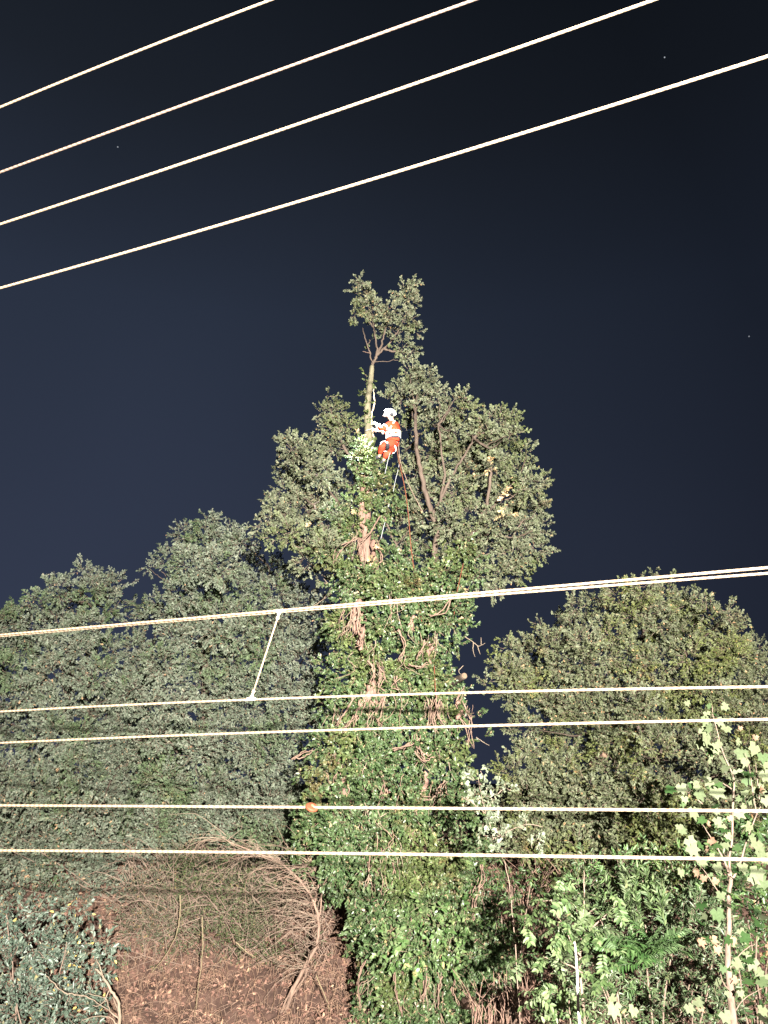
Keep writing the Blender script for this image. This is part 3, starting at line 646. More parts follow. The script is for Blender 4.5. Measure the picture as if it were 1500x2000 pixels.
shrub('hazel_shrub', 'low mixed shrub spreading under the right oak crown', 19.3,
      fill_rows([(1555, 1080, 1420), (1600, 1010, 1430), (1650, 950, 1450), (1700, 1080, 1450), (1740, 1090, 1450)], 46, 36), 1200, M_oakR, OVAL, .10, seed=46, nobj=160, layers=2.8, stems=0)
shrub('elder_shrub', 'pale leaved shrub at the bottom centre right, below the bright ash sapling', 13.0,
      [(1090, 1975, 26), (1130, 1990, 30), (1060, 2010, 26), (1170, 2000, 30), (1110, 1940, 18), (1200, 2010, 26)], 1120, M_ash, OVAL, .11, seed=47, nobj=80, layers=1.6)
shrub('ivy_mound', 'bright yellow green mound of young ivy at the foot of the tree', 16.9,
      [(800, 1790, 30), (850, 1800, 36), (830, 1770, 24), (885, 1830, 30), (760, 1850, 34), (820, 1850, 36), (870, 1870, 28), (900, 1790, 20), (780, 1800, 22)], 820,
      leaf_mat('young_ivy_leaf', (.035, .075, .02), (.07, .125, .04), (.15, .20, .085), (.12, .16, .075), (.32, .26, .12), .005, .34, .5), IVY, .095, seed=48, nobj=120, layers=2.0, up=-.3, stems=0)
shrub('bramble', 'low green scrub on the bank under the left oaks', 22.5,
      fill_rows([(1590, -40, 600), (1650, -40, 560), (1700, -40, 470), (1745, -40, 330), (1790, -40, 300)], 50, 36) + [(380, 1770, 26), (340, 1830, 26), (420, 1720, 30), (270, 1830, 30), (230, 1800, 30), (450, 1690, 26), (520, 1700, 22), (560, 1640, 26), (470, 1740, 20), (330, 1760, 26), (300, 1790, 30), (400, 1800, 22), (560, 1670, 20), (220, 1740, 34), (160, 1745, 34), (260, 1790, 30), (210, 1785, 26), (320, 1720, 30), (100, 1750, 30), (380, 1700, 28), (290, 1850, 22), (350, 1810, 24), (430, 1770, 20), (500, 1740, 16), (250, 1860, 22), (310, 1890, 12), (600, 1720, 16), (480, 1690, 24), (410, 1840, 10), (530, 1760, 10)], 200, M_oakL, OVAL, .10, seed=49, nobj=200, layers=1.6, stems=10)

shrub('bramble', 'thin twiggy scrub with sparse small leaves on the bank beside the ivy trunk', 20.3,
      fill_rows([(1690, 300, 620), (1740, 270, 610), (1790, 250, 600), (1830, 240, 560)], 44, 34) + [(300, 1880, 24), (640, 1700, 20), (640, 1760, 16), (520, 1870, 20), (600, 1850, 18), (250, 1900, 20), (330, 1905, 20), (400, 1880, 22), (470, 1930, 14), (560, 1960, 14), (350, 1970, 12), (640, 1880, 14), (260, 1950, 14), (650, 1960, 12), (430, 1985, 12)], 430,
      leaf_mat('bramble_leaf', (.040, .045, .026), (.066, .072, .040), (.10, .105, .062), (.10, .10, .07), (.26, .16, .08), .01, .6, .2, patch=(.05, .075, .024)), OVAL, .06, seed=50, nobj=160, layers=1.25, stems=0, length=.34, nleaf=9)
# fern: bright green arching fronds
def frond_templates(n, L, pairs_, lsize, seed):
    return make_templates(LANCE, n, L, pairs_ * 2, lsize, seed=seed, pairs=True, updown=.12, twig=.005)
fr = thing('fern', 'bright green arching fern between the privet and the maple trunk', 'fern', (at(1265, 1900, 13.2)))
ft = frond_templates(4, .62, 15, .15, 61)
Pn, An = [], []
for k in range(34):
    a = rng.uniform(0, 2 * math.pi); Pn.append(at(1262 + rng.uniform(-26, 26), 1858 + rng.uniform(-14, 22), 13.2 + rng.uniform(-.3, .3))); An.append([math.cos(a), math.sin(a) * .8 - .3, rng.uniform(-.25, .75)])
M_fern = leaf_mat('fern_leaf', (.022, .055, .015), (.04, .085, .024), (.075, .125, .045), (.065, .10, .045), (.2, .2, .08), .004, .45, .4)
spray_objects('frond', ft, np.array(Pn), np.array(An), rng.uniform(.7, 1.1, 34), [M_fern, M_fern], fr, 99, sel=range(34))
# goldenrod-like upright stems
gr = thing('weed_clump', 'upright stalks with curling narrow leaves above the fern', 'plant', at(1265, 1760, 14.0))
wt = make_templates(LANCE, 4, .60, 34, .13, tip=1.0, seed=63, spread=.85, updown=.4, twig=.007)
Pn, An = [], []
for k in range(16): Pn.append(at(1262 + rng.uniform(-55, 50), 1775 + rng.uniform(-10, 40), 14 + rng.uniform(-.3, .2))); An.append([rng.normal(0, .15), rng.normal(0, .15), 1])
spray_objects('stalk', wt, np.array(Pn), np.array(An), rng.uniform(.8, 1.2, 16), [M_ash, M_ash], gr, 99, sel=range(16))

# ash sapling: compound leaves near the camera
M_stem = rough_mat('pale_stem', (.42, .34, .26), (.62, .54, .44), 20, (1, 1, .3), .2)
asap = thing('ash_sapling', 'slender ash sapling with pale compound leaves and a thin pale stem', 'sapling', (at(1140, 2000, 11.8)[0], 11.8, 0))
tube('stem', [(at(1140, 2000, 11.8)[0] + .05, 11.8, -.02)] + px_path([(1138, 1950), (1132, 1880), (1139, 1800), (1141, 1750), (1140, 1700)], 11.8), [.022, .02, .016, .014, .010, .006], M_maplebark, asap, sides=7, jit=.004)
for L in [[(1136, 1870), (1110, 1830), (1085, 1780), (1070, 1740)], [(1138, 1900), (1100, 1880), (1060, 1870)], [(1138, 1830), (1170, 1800), (1200, 1770)], [(1139, 1800), (1110, 1760), (1060, 1760)]]:
    tube('branch', px_path(L, 11.7), [.012, .005], M_maplebark, asap, sides=6, jit=.006)
at_ = make_templates(OVAL, 5, .30, 12, .115, seed=71, pairs=True, updown=.25, twig=.004)
Pn, An = [], []
for (x, y, n, sp) in [(1065, 1750, 9, 22), (1050, 1790, 6, 22), (1100, 1800, 5, 16), (1122, 1770, 7, 12), (1122, 1815, 9, 14), (1080, 1850, 9, 22), (1060, 1880, 7, 20), (1160, 1810, 6, 20), (1200, 1770, 5, 20), (1180, 1850, 6, 20), (1130, 1740, 4, 10), (1085, 1720, 4, 14), (1070, 1940, 8, 22), (1110, 1960, 6, 24), (1165, 1900, 5, 24)]:
    for k in range(n): Pn.append(at(x + rng.normal(0, sp * .7), y + rng.normal(0, sp * .6), 11.7 + rng.uniform(-.4, .3))); a = rng.uniform(0, 6.28); An.append([math.cos(a), -.35, rng.normal(-.25, .4)])
spray_objects('compound_leaf', at_, np.array(Pn), np.array(An), rng.uniform(.7, 1.05, len(Pn)), [M_ash, M_ash], asap, 999, sel=range(len(Pn)))
# the thin white marker pole in front of it
pole = thing('marker_pole', 'thin white slightly bent pole rising in front of the ash sapling', 'pole', (at(1133, 2005, 10.6)[0], 10.6, 0))
pt_ = px_path([(1133, 2010), (1129, 1940), (1126, 1880), (1123, 1845)], 10.6)
tube('shaft', [np.array([pt_[0][0] + .03, 10.6, -.02])] + pt_, [.020, .017, .014, .012, .010], plain('white_paint', (.42, .40, .37), .5), pole, sides=10)
tube('tip', [pt_[-1], pt_[-1] + np.array([-.005, 0, .03])], [.012, .012], plain('pole_cap', (.7, .6, .45), .5), pole, sides=10, sub=1)

# pale young oak in front of the sky gap
po = thing('young_oak', 'small bright pale leaved oak sprig standing in front of the dark gap', 'sapling', (at(1010, 2000, 12.6)[0], 12.6, 0))
stp = px_path([(1010, 1900), (1000, 1780), (990, 1700), (966, 1640), (950, 1590), (938, 1545), (932, 1505)], 12.6)
tube('stem', [np.array([stp[0][0] + .03, 12.6, -.02])] + stp, [.008, .003], M_twig, po, sides=7, jit=.006)
tube('branch', px_path([(962, 1640), (1000, 1620), (1030, 1610), (1060, 1615)], 12.6), [.010, .004], M_maplebark, po, sides=5)
tube('branch', px_path([(950, 1590), (965, 1560), (985, 1540), (998, 1545)], 12.6), [.008, .003], M_maplebark, po, sides=5)
tube('branch', px_path([(950, 1590), (925, 1570), (900, 1555)], 12.6), [.008, .003], M_maplebark, po, sides=5)
pot = make_templates(OAK, 6, .16, 9, .105, seed=81)
bl = [(936, 1503, 10), (932, 1530, 16), (945, 1550, 18), (968, 1540, 12), (990, 1545, 9), (910, 1553, 11), (925, 1560, 14), (950, 1575, 14), (950, 1605, 16), (975, 1610, 12), (965, 1640, 16), (985, 1640, 12), (1030, 1620, 14), (1050, 1640, 14), (1040, 1660, 10), (940, 1630, 10)]
Pn, An, _ = blob_points(bl, 12.6, 3.4, .3 * .105 ** 2, 9, .25)
spray_objects('leaf_spray', pot, Pn, An, rng.uniform(.7, 1.1, len(Pn)), [M_pale, M_twig], po, 300)

# maple sapling
def maple_leaf_mesh(name, mat, curl=0.0):
    ang = [-150, -118, -95, -62, -40, -22, 0, 22, 40, 62, 95, 118, 150]; rad = [.34, .42, .62, .50, .82, .60, 1.0, .60, .82, .50, .62, .42, .34]
    V = [(0, 0, 0), (-.08, 0, 0)]
    for a, r in zip(ang, rad):
        x = r * math.cos(math.radians(a)) + .0; y = r * math.sin(math.radians(a)); V.append((x, y, -.16 * r * r + .10 * abs(y) + curl * (x * x + y * y)))
    FF = []
    n = len(ang)
    for i in range(n - 1): FF += [0, 2 + i, 3 + i]
    m = np_mesh(name, np.array(V) * .128, FF, [3] * (n - 1), [mat], None, [0.5] * len(V))
    return m
def tinted(me, t):
    m = me.copy(); m.attributes['tint'].data.foreach_set('value', [t] * len(m.vertices)); return m
mb = maple_leaf_mesh('maple_leaf', M_maple)
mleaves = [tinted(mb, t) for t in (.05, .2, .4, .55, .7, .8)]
dl = maple_leaf_mesh('dead_maple_leaf', M_deadleaf, curl=.9); dleaves = [tinted(dl, t) for t in (.2, .5, .8)]
Ym = 12.0
mx = at(1432, 2000, Ym)
ms = thing('maple_sapling', 'young maple with pale trunk and big bright lobed leaves at the right', 'sapling', (mx[0], Ym, 0))
tube('trunk', [np.array([mx[0] + .02, Ym, -.02])] + px_path([(1432, 1990), (1427, 1930), (1422, 1880), (1424, 1800), (1423, 1750), (1428, 1715)], Ym), [.05, .048, .046, .040, .032, .028, .028], M_maplebark, ms, sides=10, jit=.003)
mbr = [[(1428, 1715), (1424, 1680), (1430, 1640), (1431, 1580), (1434, 1530), (1428, 1505), (1412, 1470), (1400, 1425), (1392, 1395), (1391, 1378)], [(1428, 1720), (1444, 1690), (1458, 1645), (1478, 1590), (1495, 1560)],
       [(1425, 1712), (1418, 1690), (1405, 1662), (1385, 1630), (1365, 1600)], [(1424, 1775), (1405, 1745), (1375, 1700), (1358, 1680)], [(1434, 1545), (1420, 1535), (1400, 1525), (1388, 1530)], [(1478, 1590), (1470, 1545), (1464, 1500), (1455, 1470)],
       [(1422, 1900), (1440, 1870), (1462, 1850), (1475, 1845)], [(1426, 1935), (1410, 1915), (1408, 1890)], [(1432, 1980), (1455, 1950), (1490, 1930)], [(1485, 1570), (1480, 1530), (1476, 1490)], [(1372, 1570), (1355, 1555), (1340, 1545), (1332, 1535)]]
for i, L in enumerate(mbr): tube('branch', px_path(L, Ym + rng.uniform(-.12, .12) * (i > 1)), [.020 if i < 3 else .010, .0035], M_maplebark, ms, sides=6, jit=.002)
spots = [(1384, 1377, .8, 1), (1380, 1392, .8, 1), (1378, 1404, 1, 1), (1372, 1425, 1.3, 1), (1388, 1420, 1.2, 1), (1380, 1438, 1.3, 1), (1400, 1405, .9, .5), (1418, 1420, 1.2, .8), (1395, 1440, 1.2, 0), (1410, 1435, 1.2, .3), (1384, 1455, .8, 1), (1406, 1450, .9, 1),
         (1395, 1465, 1, 0), (1397, 1462, .8, 1), (1390, 1475, .7, 1), (1410, 1480, 1.2, 1), (1448, 1466, 1.4, 1), (1475, 1458, 1.3, 1), (1450, 1485, 1, 1), (1462, 1475, 1.2, 0), (1490, 1475, 1.2, .9), (1495, 1488, 1.2, 1), (1440, 1505, 1.1, 1), (1448, 1520, 1, 0),
         (1462, 1510, 1.2, 0), (1480, 1500, 1.2, .2), (1494, 1510, 1.2, 1), (1430, 1530, .9, 1), (1456, 1522, 1, .8), (1388, 1525, 1.1, 1), (1396, 1542, 1.4, 1), (1384, 1532, 1, .8), (1365, 1548, 1.2, 1), (1330, 1535, 1.1, .6), (1355, 1530, 1, 1), (1350, 1545, 1, 0),
         (1340, 1560, .8, 0), (1376, 1520, 1, .3), (1480, 1540, 1.2, 1), (1495, 1560, 1.3, 1), (1466, 1562, 1, .8), (1440, 1585, 1, 1), (1455, 1590, 1, .4), (1400, 1600, .8, 1), (1410, 1612, 1, 1), (1375, 1600, 1, .2), (1345, 1640, 1.3, 1), (1350, 1655, 1.1, 1),
         (1330, 1620, .9, .8), (1430, 1655, 1.1, 1), (1410, 1640, 1, .9), (1465, 1612, 1.1, 1), (1462, 1632, 1, .4), (1482, 1660, 1.5, 1), (1478, 1645, 1.2, .9), (1498, 1675, 1.4, 1), (1500, 1650, 1, .3), (1415, 1620, 1, 0), (1472, 1635, .9, .9), (1450, 1690, 1.2, .8), (1480, 1700, 1.4, .9),
         (1495, 1720, 1.3, 1), (1468, 1712, 1.1, .8), (1400, 1690, 1, 1), (1408, 1745, .9, 1), (1400, 1780, 1.3, .9), (1420, 1765, 1.2, .2), (1480, 1760, 1.4, .1), (1460, 1775, 1.1, 0), (1495, 1790, 1.4, .3), (1370, 1765, 1.2, .1), (1385, 1790, 1.2, .2), (1365, 1800, 1, 0), (1475, 1800, 1.2, .2),
         (1470, 1875, 1.2, 1), (1492, 1905, 1.2, 1), (1436, 1878, 1.1, .9), (1480, 1890, 1, .9), (1450, 1830, 1.1, .1), (1470, 1820, 1.2, 0), (1415, 1980, 1.3, 1), (1485, 1915, 1.1, .7), (1200, 1965, 1.2, 1), (1198, 1950, .9, 1), (1240, 1972, .9, 1), (1490, 1970, 1.0, .9), (1495, 1990, 1.2, .5), (1360, 1955, .9, .8), (1345, 1965, .9, .8),
         (1395, 1395, .8, .3), (1405, 1915, 1.0, .7), (1450, 1940, 1.1, .3), (1470, 1960, 1.2, .2), (1380, 1830, 1, .5), (1440, 1800, 1, .2), (1350, 1690, 1.1, .5), (1330, 1700, .9, .7), (1370, 1650, 1, .5)]
# extra leaves hung along every branch
for L in mbr:
    for (x, y) in L[1:]:
        for k in range(2): spots.append((x + rng.normal(0, 22), y + rng.normal(0, 14), rng.uniform(.6, 1.15), rng.random() ** 1.3))
def place_leaf(name, me, p, s, root, facing):
    o = bpy.data.objects.new(name, me); COL.objects.link(o)
    # facing 1: blade turned to the camera, 0: edge-on or upper side
    if facing > .5: n = np.array([rng.normal(0, .35), -1, rng.normal(-.35, .3)]); 
    else: n = np.array([rng.normal(0, .6), rng.normal(-.25, .4), 1])
    d = np.array([rng.normal(0, .7), rng.normal(-.2, .25), -1.0]) if facing > .5 else np.array([rng.normal(0, 1), rng.normal(0, 1), -.3])
    n = n * (-1 if (facing > .5 and rng.random() < .7) else 1)
    Mx = frame(d, n) * s; R = Matrix([list(map(float, r)) for r in Mx]).to_4x4(); R.translation = V3(p)
    adopt(o, root); o.matrix_basis = R
for (x, y, s, fc) in spots:
    if x < 1300: continue
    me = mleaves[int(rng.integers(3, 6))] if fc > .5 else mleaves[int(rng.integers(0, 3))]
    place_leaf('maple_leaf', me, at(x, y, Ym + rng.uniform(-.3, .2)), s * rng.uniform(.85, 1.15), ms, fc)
for (x, y, s) in [(1388, 1640, 1), (1385, 1655, .8), (1362, 1700, 1), (1375, 1712, .9), (1400, 1718, .9), (1368, 1835, 1), (1390, 1832, 1.1), (1432, 1832, 1), (1400, 1850, 1), (1475, 1438, .8), (1446, 1420, .6), (1486, 1538, 1.1), (1425, 1595, .8), (1380, 1605, .8), (1365, 1965, .9), (1440, 1912, .9), (1500, 1845, .8)]:
    place_leaf('dead_leaf', dleaves[int(rng.integers(0, 3))], at(x, y, Ym - .1), s * .8, ms, 1)
# two pale leaves of a neighbouring seedling at the bottom
sed = thing('maple_seedling', 'maple seedling with a few pale leaves at the bottom edge', 'sapling', (at(1215, 2000, 9.2)[0], 9.2, 0))
tube('stem', [np.array([at(1215, 2000, 9.2)[0], 9.2, -.02])] + px_path([(1212, 1990), (1205, 1960)], 9.2), [.010, .004], M_maplebark, sed, sides=6)
tube('branch', px_path([(1212, 1990), (1228, 1980), (1238, 1974)], 9.2), [.005, .003], M_maplebark, sed, sides=5)
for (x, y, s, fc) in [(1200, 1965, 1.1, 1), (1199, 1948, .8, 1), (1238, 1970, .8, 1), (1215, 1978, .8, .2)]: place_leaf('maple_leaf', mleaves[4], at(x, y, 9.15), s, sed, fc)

# bare shrub with arching twigs on the bank
Yb = 18.4
bs = thing('bare_shrub', 'bare brown shrub with arching twigs on the bank left of the ivy trunk', 'shrub', at(560, 2010, Yb))
bst = [[(548, 2020), (570, 1940), (600, 1880), (619, 1845), (622, 1800), (614, 1765), (590, 1725), (545, 1685), (500, 1665), (440, 1640)], [(535, 2020), (560, 1950), (588, 1905)], [(525, 2020), (560, 1960), (596, 1905), (597, 1890)], [(614, 1765), (625, 1720), (640, 1690)], [(622, 1800), (628, 1740), (612, 1690)]]
for i, L in enumerate(bst): tube('stem', px_path(L, Yb), [(.045, .026, .018, .02, .018)[i], .012], M_vine, bs, sides=8, jit=.006)
starts = np.array([p for L in bst for p in L if p[1] < 1900], float)
for k in range(170):
    s0 = starts[int(rng.integers(0, len(starts)))] + rng.normal(0, 5, 2)
    Ln = rng.uniform(35, 170); a = rng.normal(2.9, .75); b2 = a + rng.normal(0, .6); dz = rng.uniform(-1.0, 1.0)
    e1 = s0 + np.array([math.cos(a), -math.sin(a) * .7 - .1]) * Ln * .45; e2 = e1 + np.array([math.cos(b2), -math.sin(b2) * .6 + rng.uniform(-.1, .7)]) * Ln * .5
    tube('twig', px_path([(s0[0], s0[1]), (e1[0], e1[1], dz * .5), (e2[0], e2[1], dz)], Yb), [rng.uniform(.006, .011), .003], [M_vine, M_twig, M_deadw][k % 3], bs, sides=4, sub=4, jit=.012)
    if k % 2:
        f = e1 + np.array([math.cos(b2 + 1), -math.sin(b2 + 1)]) * Ln * .3
        tube('twig', px_path([(e1[0], e1[1], dz * .5), (f[0], f[1], dz * .8)], Yb), [.005, .003], M_twig, bs, sides=4, sub=3, jit=.012)
for L in [[(352, 1748), (352, 1790), (342, 1830), (320, 1870), (295, 1900)], [(395, 1790), (396, 1850), (388, 1920), (380, 1990)], [(618, 1905), (640, 1960), (650, 2000)], [(460, 1840), (485, 1862), (500, 1870)]]:
    tube('long_stem', px_path(L, Yb - .4), [.013, .006], rough_mat('straw_stem', (.075, .058, .034), (.14, .11, .065), 10), bs, sides=5, jit=.006)
bw = []
for k in range(1000):
    x = rng.uniform(235, 650); y = rng.uniform(1690, 1900) if k % 3 else rng.uniform(1680, 2000); a = rng.normal(2.7, .9); L = rng.uniform(25, 120); d0 = rng.uniform(-.9, 1.6)
    bw.append((px_path([(x, y, d0), (x + math.cos(a) * L * .5, y - math.sin(a) * L * .5 - 6, d0 + rng.uniform(-.2, .2)), (x + math.cos(a) * L, y - math.sin(a) * L * .7 + rng.uniform(-5, 25), d0 + rng.uniform(-.3, .3))], 20.5), rng.uniform(.005, .010), .003))
o = bundle('brushwood', bw, M_twig); o['label'] = 'tangled bare brushwood covering the bank under the left oaks'
# dead forked branch by the bluish shrub
db = thing('dead_branch', 'pale crooked dead branch with forks beside the bluish shrub', 'branch', at(232, 2010, 14.6))
for i, L in enumerate([[(232, 2020), (234, 1985), (230, 1955), (215, 1930), (200, 1905), (186, 1892)], [(215, 1930), (200, 1960), (180, 1965)], [(232, 1990), (215, 1975), (205, 1950), (170, 1940)], [(200, 1905), (195, 1885), (188, 1872)], [(150, 1943), (120, 1935), (100, 1915), (88, 1905)], [(230, 2000), (205, 1985), (160, 1990)], [(230, 1975), (222, 1950)], [(150, 1943), (175, 1950), (215, 1975)]]):
    tube('main_branch' if i == 0 else 'side_branch', px_path(L, 14.6), [.032, .014] if i == 0 else [.012, .005], M_deadw, db, sides=7, jit=.006)

# pinkish cut log slabs
for (x, y, Y, w, h, lab) in [(922, 1958, 16.4, .20, .26, 'broken pinkish slab of cut trunk leaning at the foot of the ivy mound'), (1182, 1474, 19.9, .15, .12, 'pale sawn limb end showing among the right oak leaves')]:
    p = at(x, y, Y); t = thing('cut_log', lab, 'log', p)
    dv = np.array([.15, -1, .25]); dv /= np.linalg.norm(dv)
    b = p - dv * (.9 if Y > 18 else .5)
    tube('bark', [b, (b + p) / 2, p - dv * .01], [w * .55, w * .53, w * .5], M_pink, t, sides=7, sub=2, jit=.01, smooth=False)
    lathe_obj('cut_face', [(0, w * .47), (.012, w * .45)], p - dv * .009, dv, M_cut, t, 7)
# brown dry bracken at lower centre right
bk = thing('dry_bracken', 'dry reddish brown bracken at the bottom beside the cut log', 'plant', at(985, 2000, 15.5))
for k in range(80):
    x = rng.uniform(925, 1060); y = 2010 + rng.uniform(-20, 20); L = rng.uniform(50, 120); s = rng.normal(0, 22)
    tube('dry_stalk', px_path([(x, y), (x + s * .3, y - L * .5), (x + s * 1.4, y - L)], 15.5 + rng.uniform(-.5, .5)), [.011, .004], [M_vine, M_pink][k % 2], bk, sides=4, sub=3, jit=.01)
# second brown thicket under the right oak, upper
bk2 = thing('dry_thicket', 'dry brown thicket in shadow under the right oak', 'plant', at(1060, 1780, 19.2))
for k in range(60):
    x = rng.uniform(1000, 1110); y = 1790 + rng.uniform(-20, 20); L = rng.uniform(50, 130); s = rng.normal(0, 30)
    tube('dry_stalk', px_path([(x, y), (x + s * .3, y - L * .5), (x + s * 1.4, y - L)], 19.2 + rng.uniform(-.5, .5)), [.014, .005], [M_vine, M_pink][k % 2], bk2, sides=4, sub=3, jit=.01)

# leaf litter, twigs and grass over the bank
lt = make_templates(OVAL, 6, .12, 5, .10, seed=91, updown=1.0, spread=1.3, twig=.002)
N = 15000; X = rng.uniform(-13, 12, N); Yy = rng.uniform(15.5, 26, N)
Pn = np.array([(x, y, ground_z(x, y) + .015) for x, y in zip(X, Yy)]); An = rng.normal(0, 1, (N, 3)) * np.array([1, 1, .25])
me = foliage_mesh('leaf_litter', lt, Pn, An, rng.uniform(.6, 1.3, N), [M_litter, M_twig]); o = link('leaf_litter', me, kind='stuff'); o['label'] = 'reddish brown fallen leaves lying all over the bank'
tw = []
for k in range(1500):
    x = rng.uniform(-9, 9); y = rng.uniform(16, 25); z = ground_z(x, y); a = rng.uniform(0, 6.28); L = rng.uniform(.2, .9); r = rng.uniform(.003, .009)
    x2, y2 = x + math.cos(a) * L, y + math.sin(a) * L
    tw.append(([(x, y, z + .03), ((x + x2) / 2, (y + y2) / 2, ground_z((x + x2) / 2, (y + y2) / 2) + rng.uniform(.05, .16)), (x2, y2, ground_z(x2, y2) + .04)], r, r * .5))
o = bundle('fallen_twigs', tw, M_vine); o['label'] = 'thin fallen twigs scattered on the bank'
tw = []
for k in range(4200):
    x = rng.uniform(-8, 4); y = rng.uniform(16.5, 25); z = ground_z(x, y); L = rng.uniform(.15, .5); a = rng.uniform(0, 6.28)
    tw.append(([(x, y, z), (x + math.cos(a) * L * .3, y + math.sin(a) * L * .3, z + L * .7), (x + math.cos(a) * L * .9, y + math.sin(a) * L * .9, z + L * .55)], .005, .002))
o = bundle('dry_grass', tw, rough_mat('dry_grass_blade', (.13, .075, .05), (.26, .17, .12), 3), sides=3); o['label'] = 'dry brown grass tufts on the bank'

# ------------------------------------------------------------------ climber
def skin(name, pts, edges, radii, mat, root, sub=1):
    me = bpy.data.meshes.new(name); me.from_pydata([tuple(map(float, p)) for p in pts], edges, [])
    o = link(name, me, [mat])
    sv = o.modifiers.new('skin', 'SKIN'); sv.use_smooth_shade = True
    for i, r in enumerate(radii): me.skin_vertices[0].data[i].radius = (r, r) if not isinstance(r, tuple) else r
    me.skin_vertices[0].data[0].use_root = True
    s = o.modifiers.new('sub', 'SUBSURF'); s.levels = s.render_levels = sub
    adopt(o, root); return o
Yc = 18.55
def c(px, py, dy=0.0): return at(px, py, Yc + dy)
person = thing('person', 'tree climber in orange workwear and helmet coloured white for lamp glare clinging to the bare leader stem', 'person', c(766, 880))
M_skin = plain('skin', (.48, .30, .22), .5)
M_jac = plain('orange_jacket', (.42, .045, .018), .7); M_trs = plain('orange_trousers', (.40, .042, .02), .7)
M_refl = plain('reflective_tape', (.85, .86, .84), .35); M_blk = plain('black_kit', (.03, .03, .035), .5); M_glv = plain('pale_glove', (.78, .76, .70), .7)
pel, wst, chs, nck, hd = c(767, 864), c(768, 853), c(770, 834), c(766, 824, -.03), c(762, 813, -.06)
shA, elA, haA = c(758, 829, -.22), c(747, 839, -.26), c(733, 827, -.05)
shB, elB, haB = c(776, 829, .18), c(758, 845, -.02), c(737, 840, -.04)
hpA, knA, anA, toA = c(761, 868, -.14), c(745, 874, -.36), c(741, 892, -.05), c(733, 894, -.02)
hpB, knB, anB, toB = c(773, 868, .12), c(756, 884, -.16), c(749, 900, .10), c(741, 903, .08)
# body: one continuous figure with head and five-fingered hands
pts = [pel, wst, chs, nck, hd, hd + np.array([0, 0, .10]), shA, elA, haA, shB, elB, haB, hpA, knA, anA, toA, hpB, knB, anB, toB, hd + np.array([-.085, -.07, -.01])]
edg = [(0, 1), (1, 2), (2, 3), (3, 4), (4, 5), (2, 6), (6, 7), (7, 8), (2, 9), (9, 10), (10, 11), (0, 12), (12, 13), (13, 14), (14, 15), (0, 16), (16, 17), (17, 18), (18, 19), (4, 20)]
rad = [.13, .12, .14, .055, .085, .075, .055, .042, .034, .055, .042, .034, .085, .06, .045, .035, .085, .06, .045, .035, .018]
for hand, elb in ((8, elA), (11, elB)):
    hp = pts[hand]; d = hp - elb; d /= np.linalg.norm(d); side = np.cross(d, [0, 1, 0]); side /= np.linalg.norm(side)
    for k, (off, Lf) in enumerate(((-.035, .075), (-.012, .088), (.012, .083), (.034, .065), (.05, .05))):
        a = hp + d * (.05 if k < 4 else .01) + side * off; b = a + (d * .5 + np.array([-.4, .55, 0])) * Lf
        pts += [a, b]; i = len(pts); edg += [(hand, i - 2), (i - 2, i - 1)]; rad += [.0095, .008]
skin('body', pts, edg, rad, M_skin, person)
skin('jacket', [wst, chs, c(767, 824, -.01), shA, elA, elA * .25 + haA * .75, shB, elB, elB * .25 + haB * .75, pel * .6 + wst * .4], [(0, 1), (1, 2), (1, 3), (3, 4), (4, 5), (1, 6), (6, 7), (7, 8), (0, 9)], [.172, .205, .10, .085, .066, .052, .085, .066, .052, .15], M_jac, person)
skin('trousers', [pel, hpA, knA, knA * .3 + anA * .7, hpB, knB, knB * .3 + anB * .7, wst * .5 + pel * .5], [(0, 1), (1, 2), (2, 3), (0, 4), (4, 5), (5, 6), (0, 7)], [.185, .135, .10, .068, .135, .10, .068, .16], M_trs, person)
for a, t in ((anA, toA), (anB, toB)): skin('boot', [a * .6 + (a + (a - t) * .1) * .4 + np.array([0, 0, .06]), a, t], [(0, 1), (1, 2)], [.062, .064, .048], M_blk, person)
for h, e in ((haA, elA), (haB, elB)): skin('glove', [h * .75 + e * .25, h, h + (h - e) * .22], [(0, 1), (1, 2)], [.04, .044, .036], M_glv, person)
def ring(name, center, axis, R, r, mat, flat=1.0, sides=28):
    axis = np.array(axis, float); axis /= np.linalg.norm(axis); u = np.cross(axis, [0.3, 1, .2]); u /= np.linalg.norm(u); w = np.cross(axis, u)
    V, FF = [], []
    for i in range(sides):
        a = 2 * math.pi * i / sides; rd = u * math.cos(a) + w * math.sin(a)
        for (dr, dh) in ((-r * .3, -flat), (r * .5, -flat), (r * .5, flat), (-r * .3, flat)): V.append(tuple(center + rd * (R + dr) + axis * dh * r * (1 if flat == 1 else 1)))
    for i in range(sides):
        j = (i + 1) % sides
        for k in range(4): FF.append((i * 4 + k, j * 4 + k, j * 4 + (k + 1) % 4, i * 4 + (k + 1) % 4))
    me = bpy.data.meshes.new(name); me.from_pydata(V, [], FF); me.materials.append(mat)
    o = link(name, me); adopt(o, person); return o
tors = chs - wst + np.array([-.06, .0, 0])
ring('reflective_band', wst + np.array([0, 0, .085]), tors, .190, .032, M_refl, 1.0)
ring('reflective_band', wst + np.array([0, 0, -.025]), tors, .190, .028, M_refl, 1.0)
ring('reflective_band', elA * .45 + haA * .55, haA - elA, .056, .022, M_refl); ring('reflective_band', elB * .55 + haB * .45, haB - elB, .060, .022, M_refl)
ring('reflective_band', shA * .5 + elA * .5, elA - shA, .075, .020, M_refl)
tube('brace_strap', [c(757, 846, -.17), c(764, 833, -.22), c(771, 822, -.12)], [.020, .020], M_refl, person, sides=6)
ring('harness_belt', wst + np.array([0, 0, -.085]), tors, .188, .02, M_blk, 1.0)
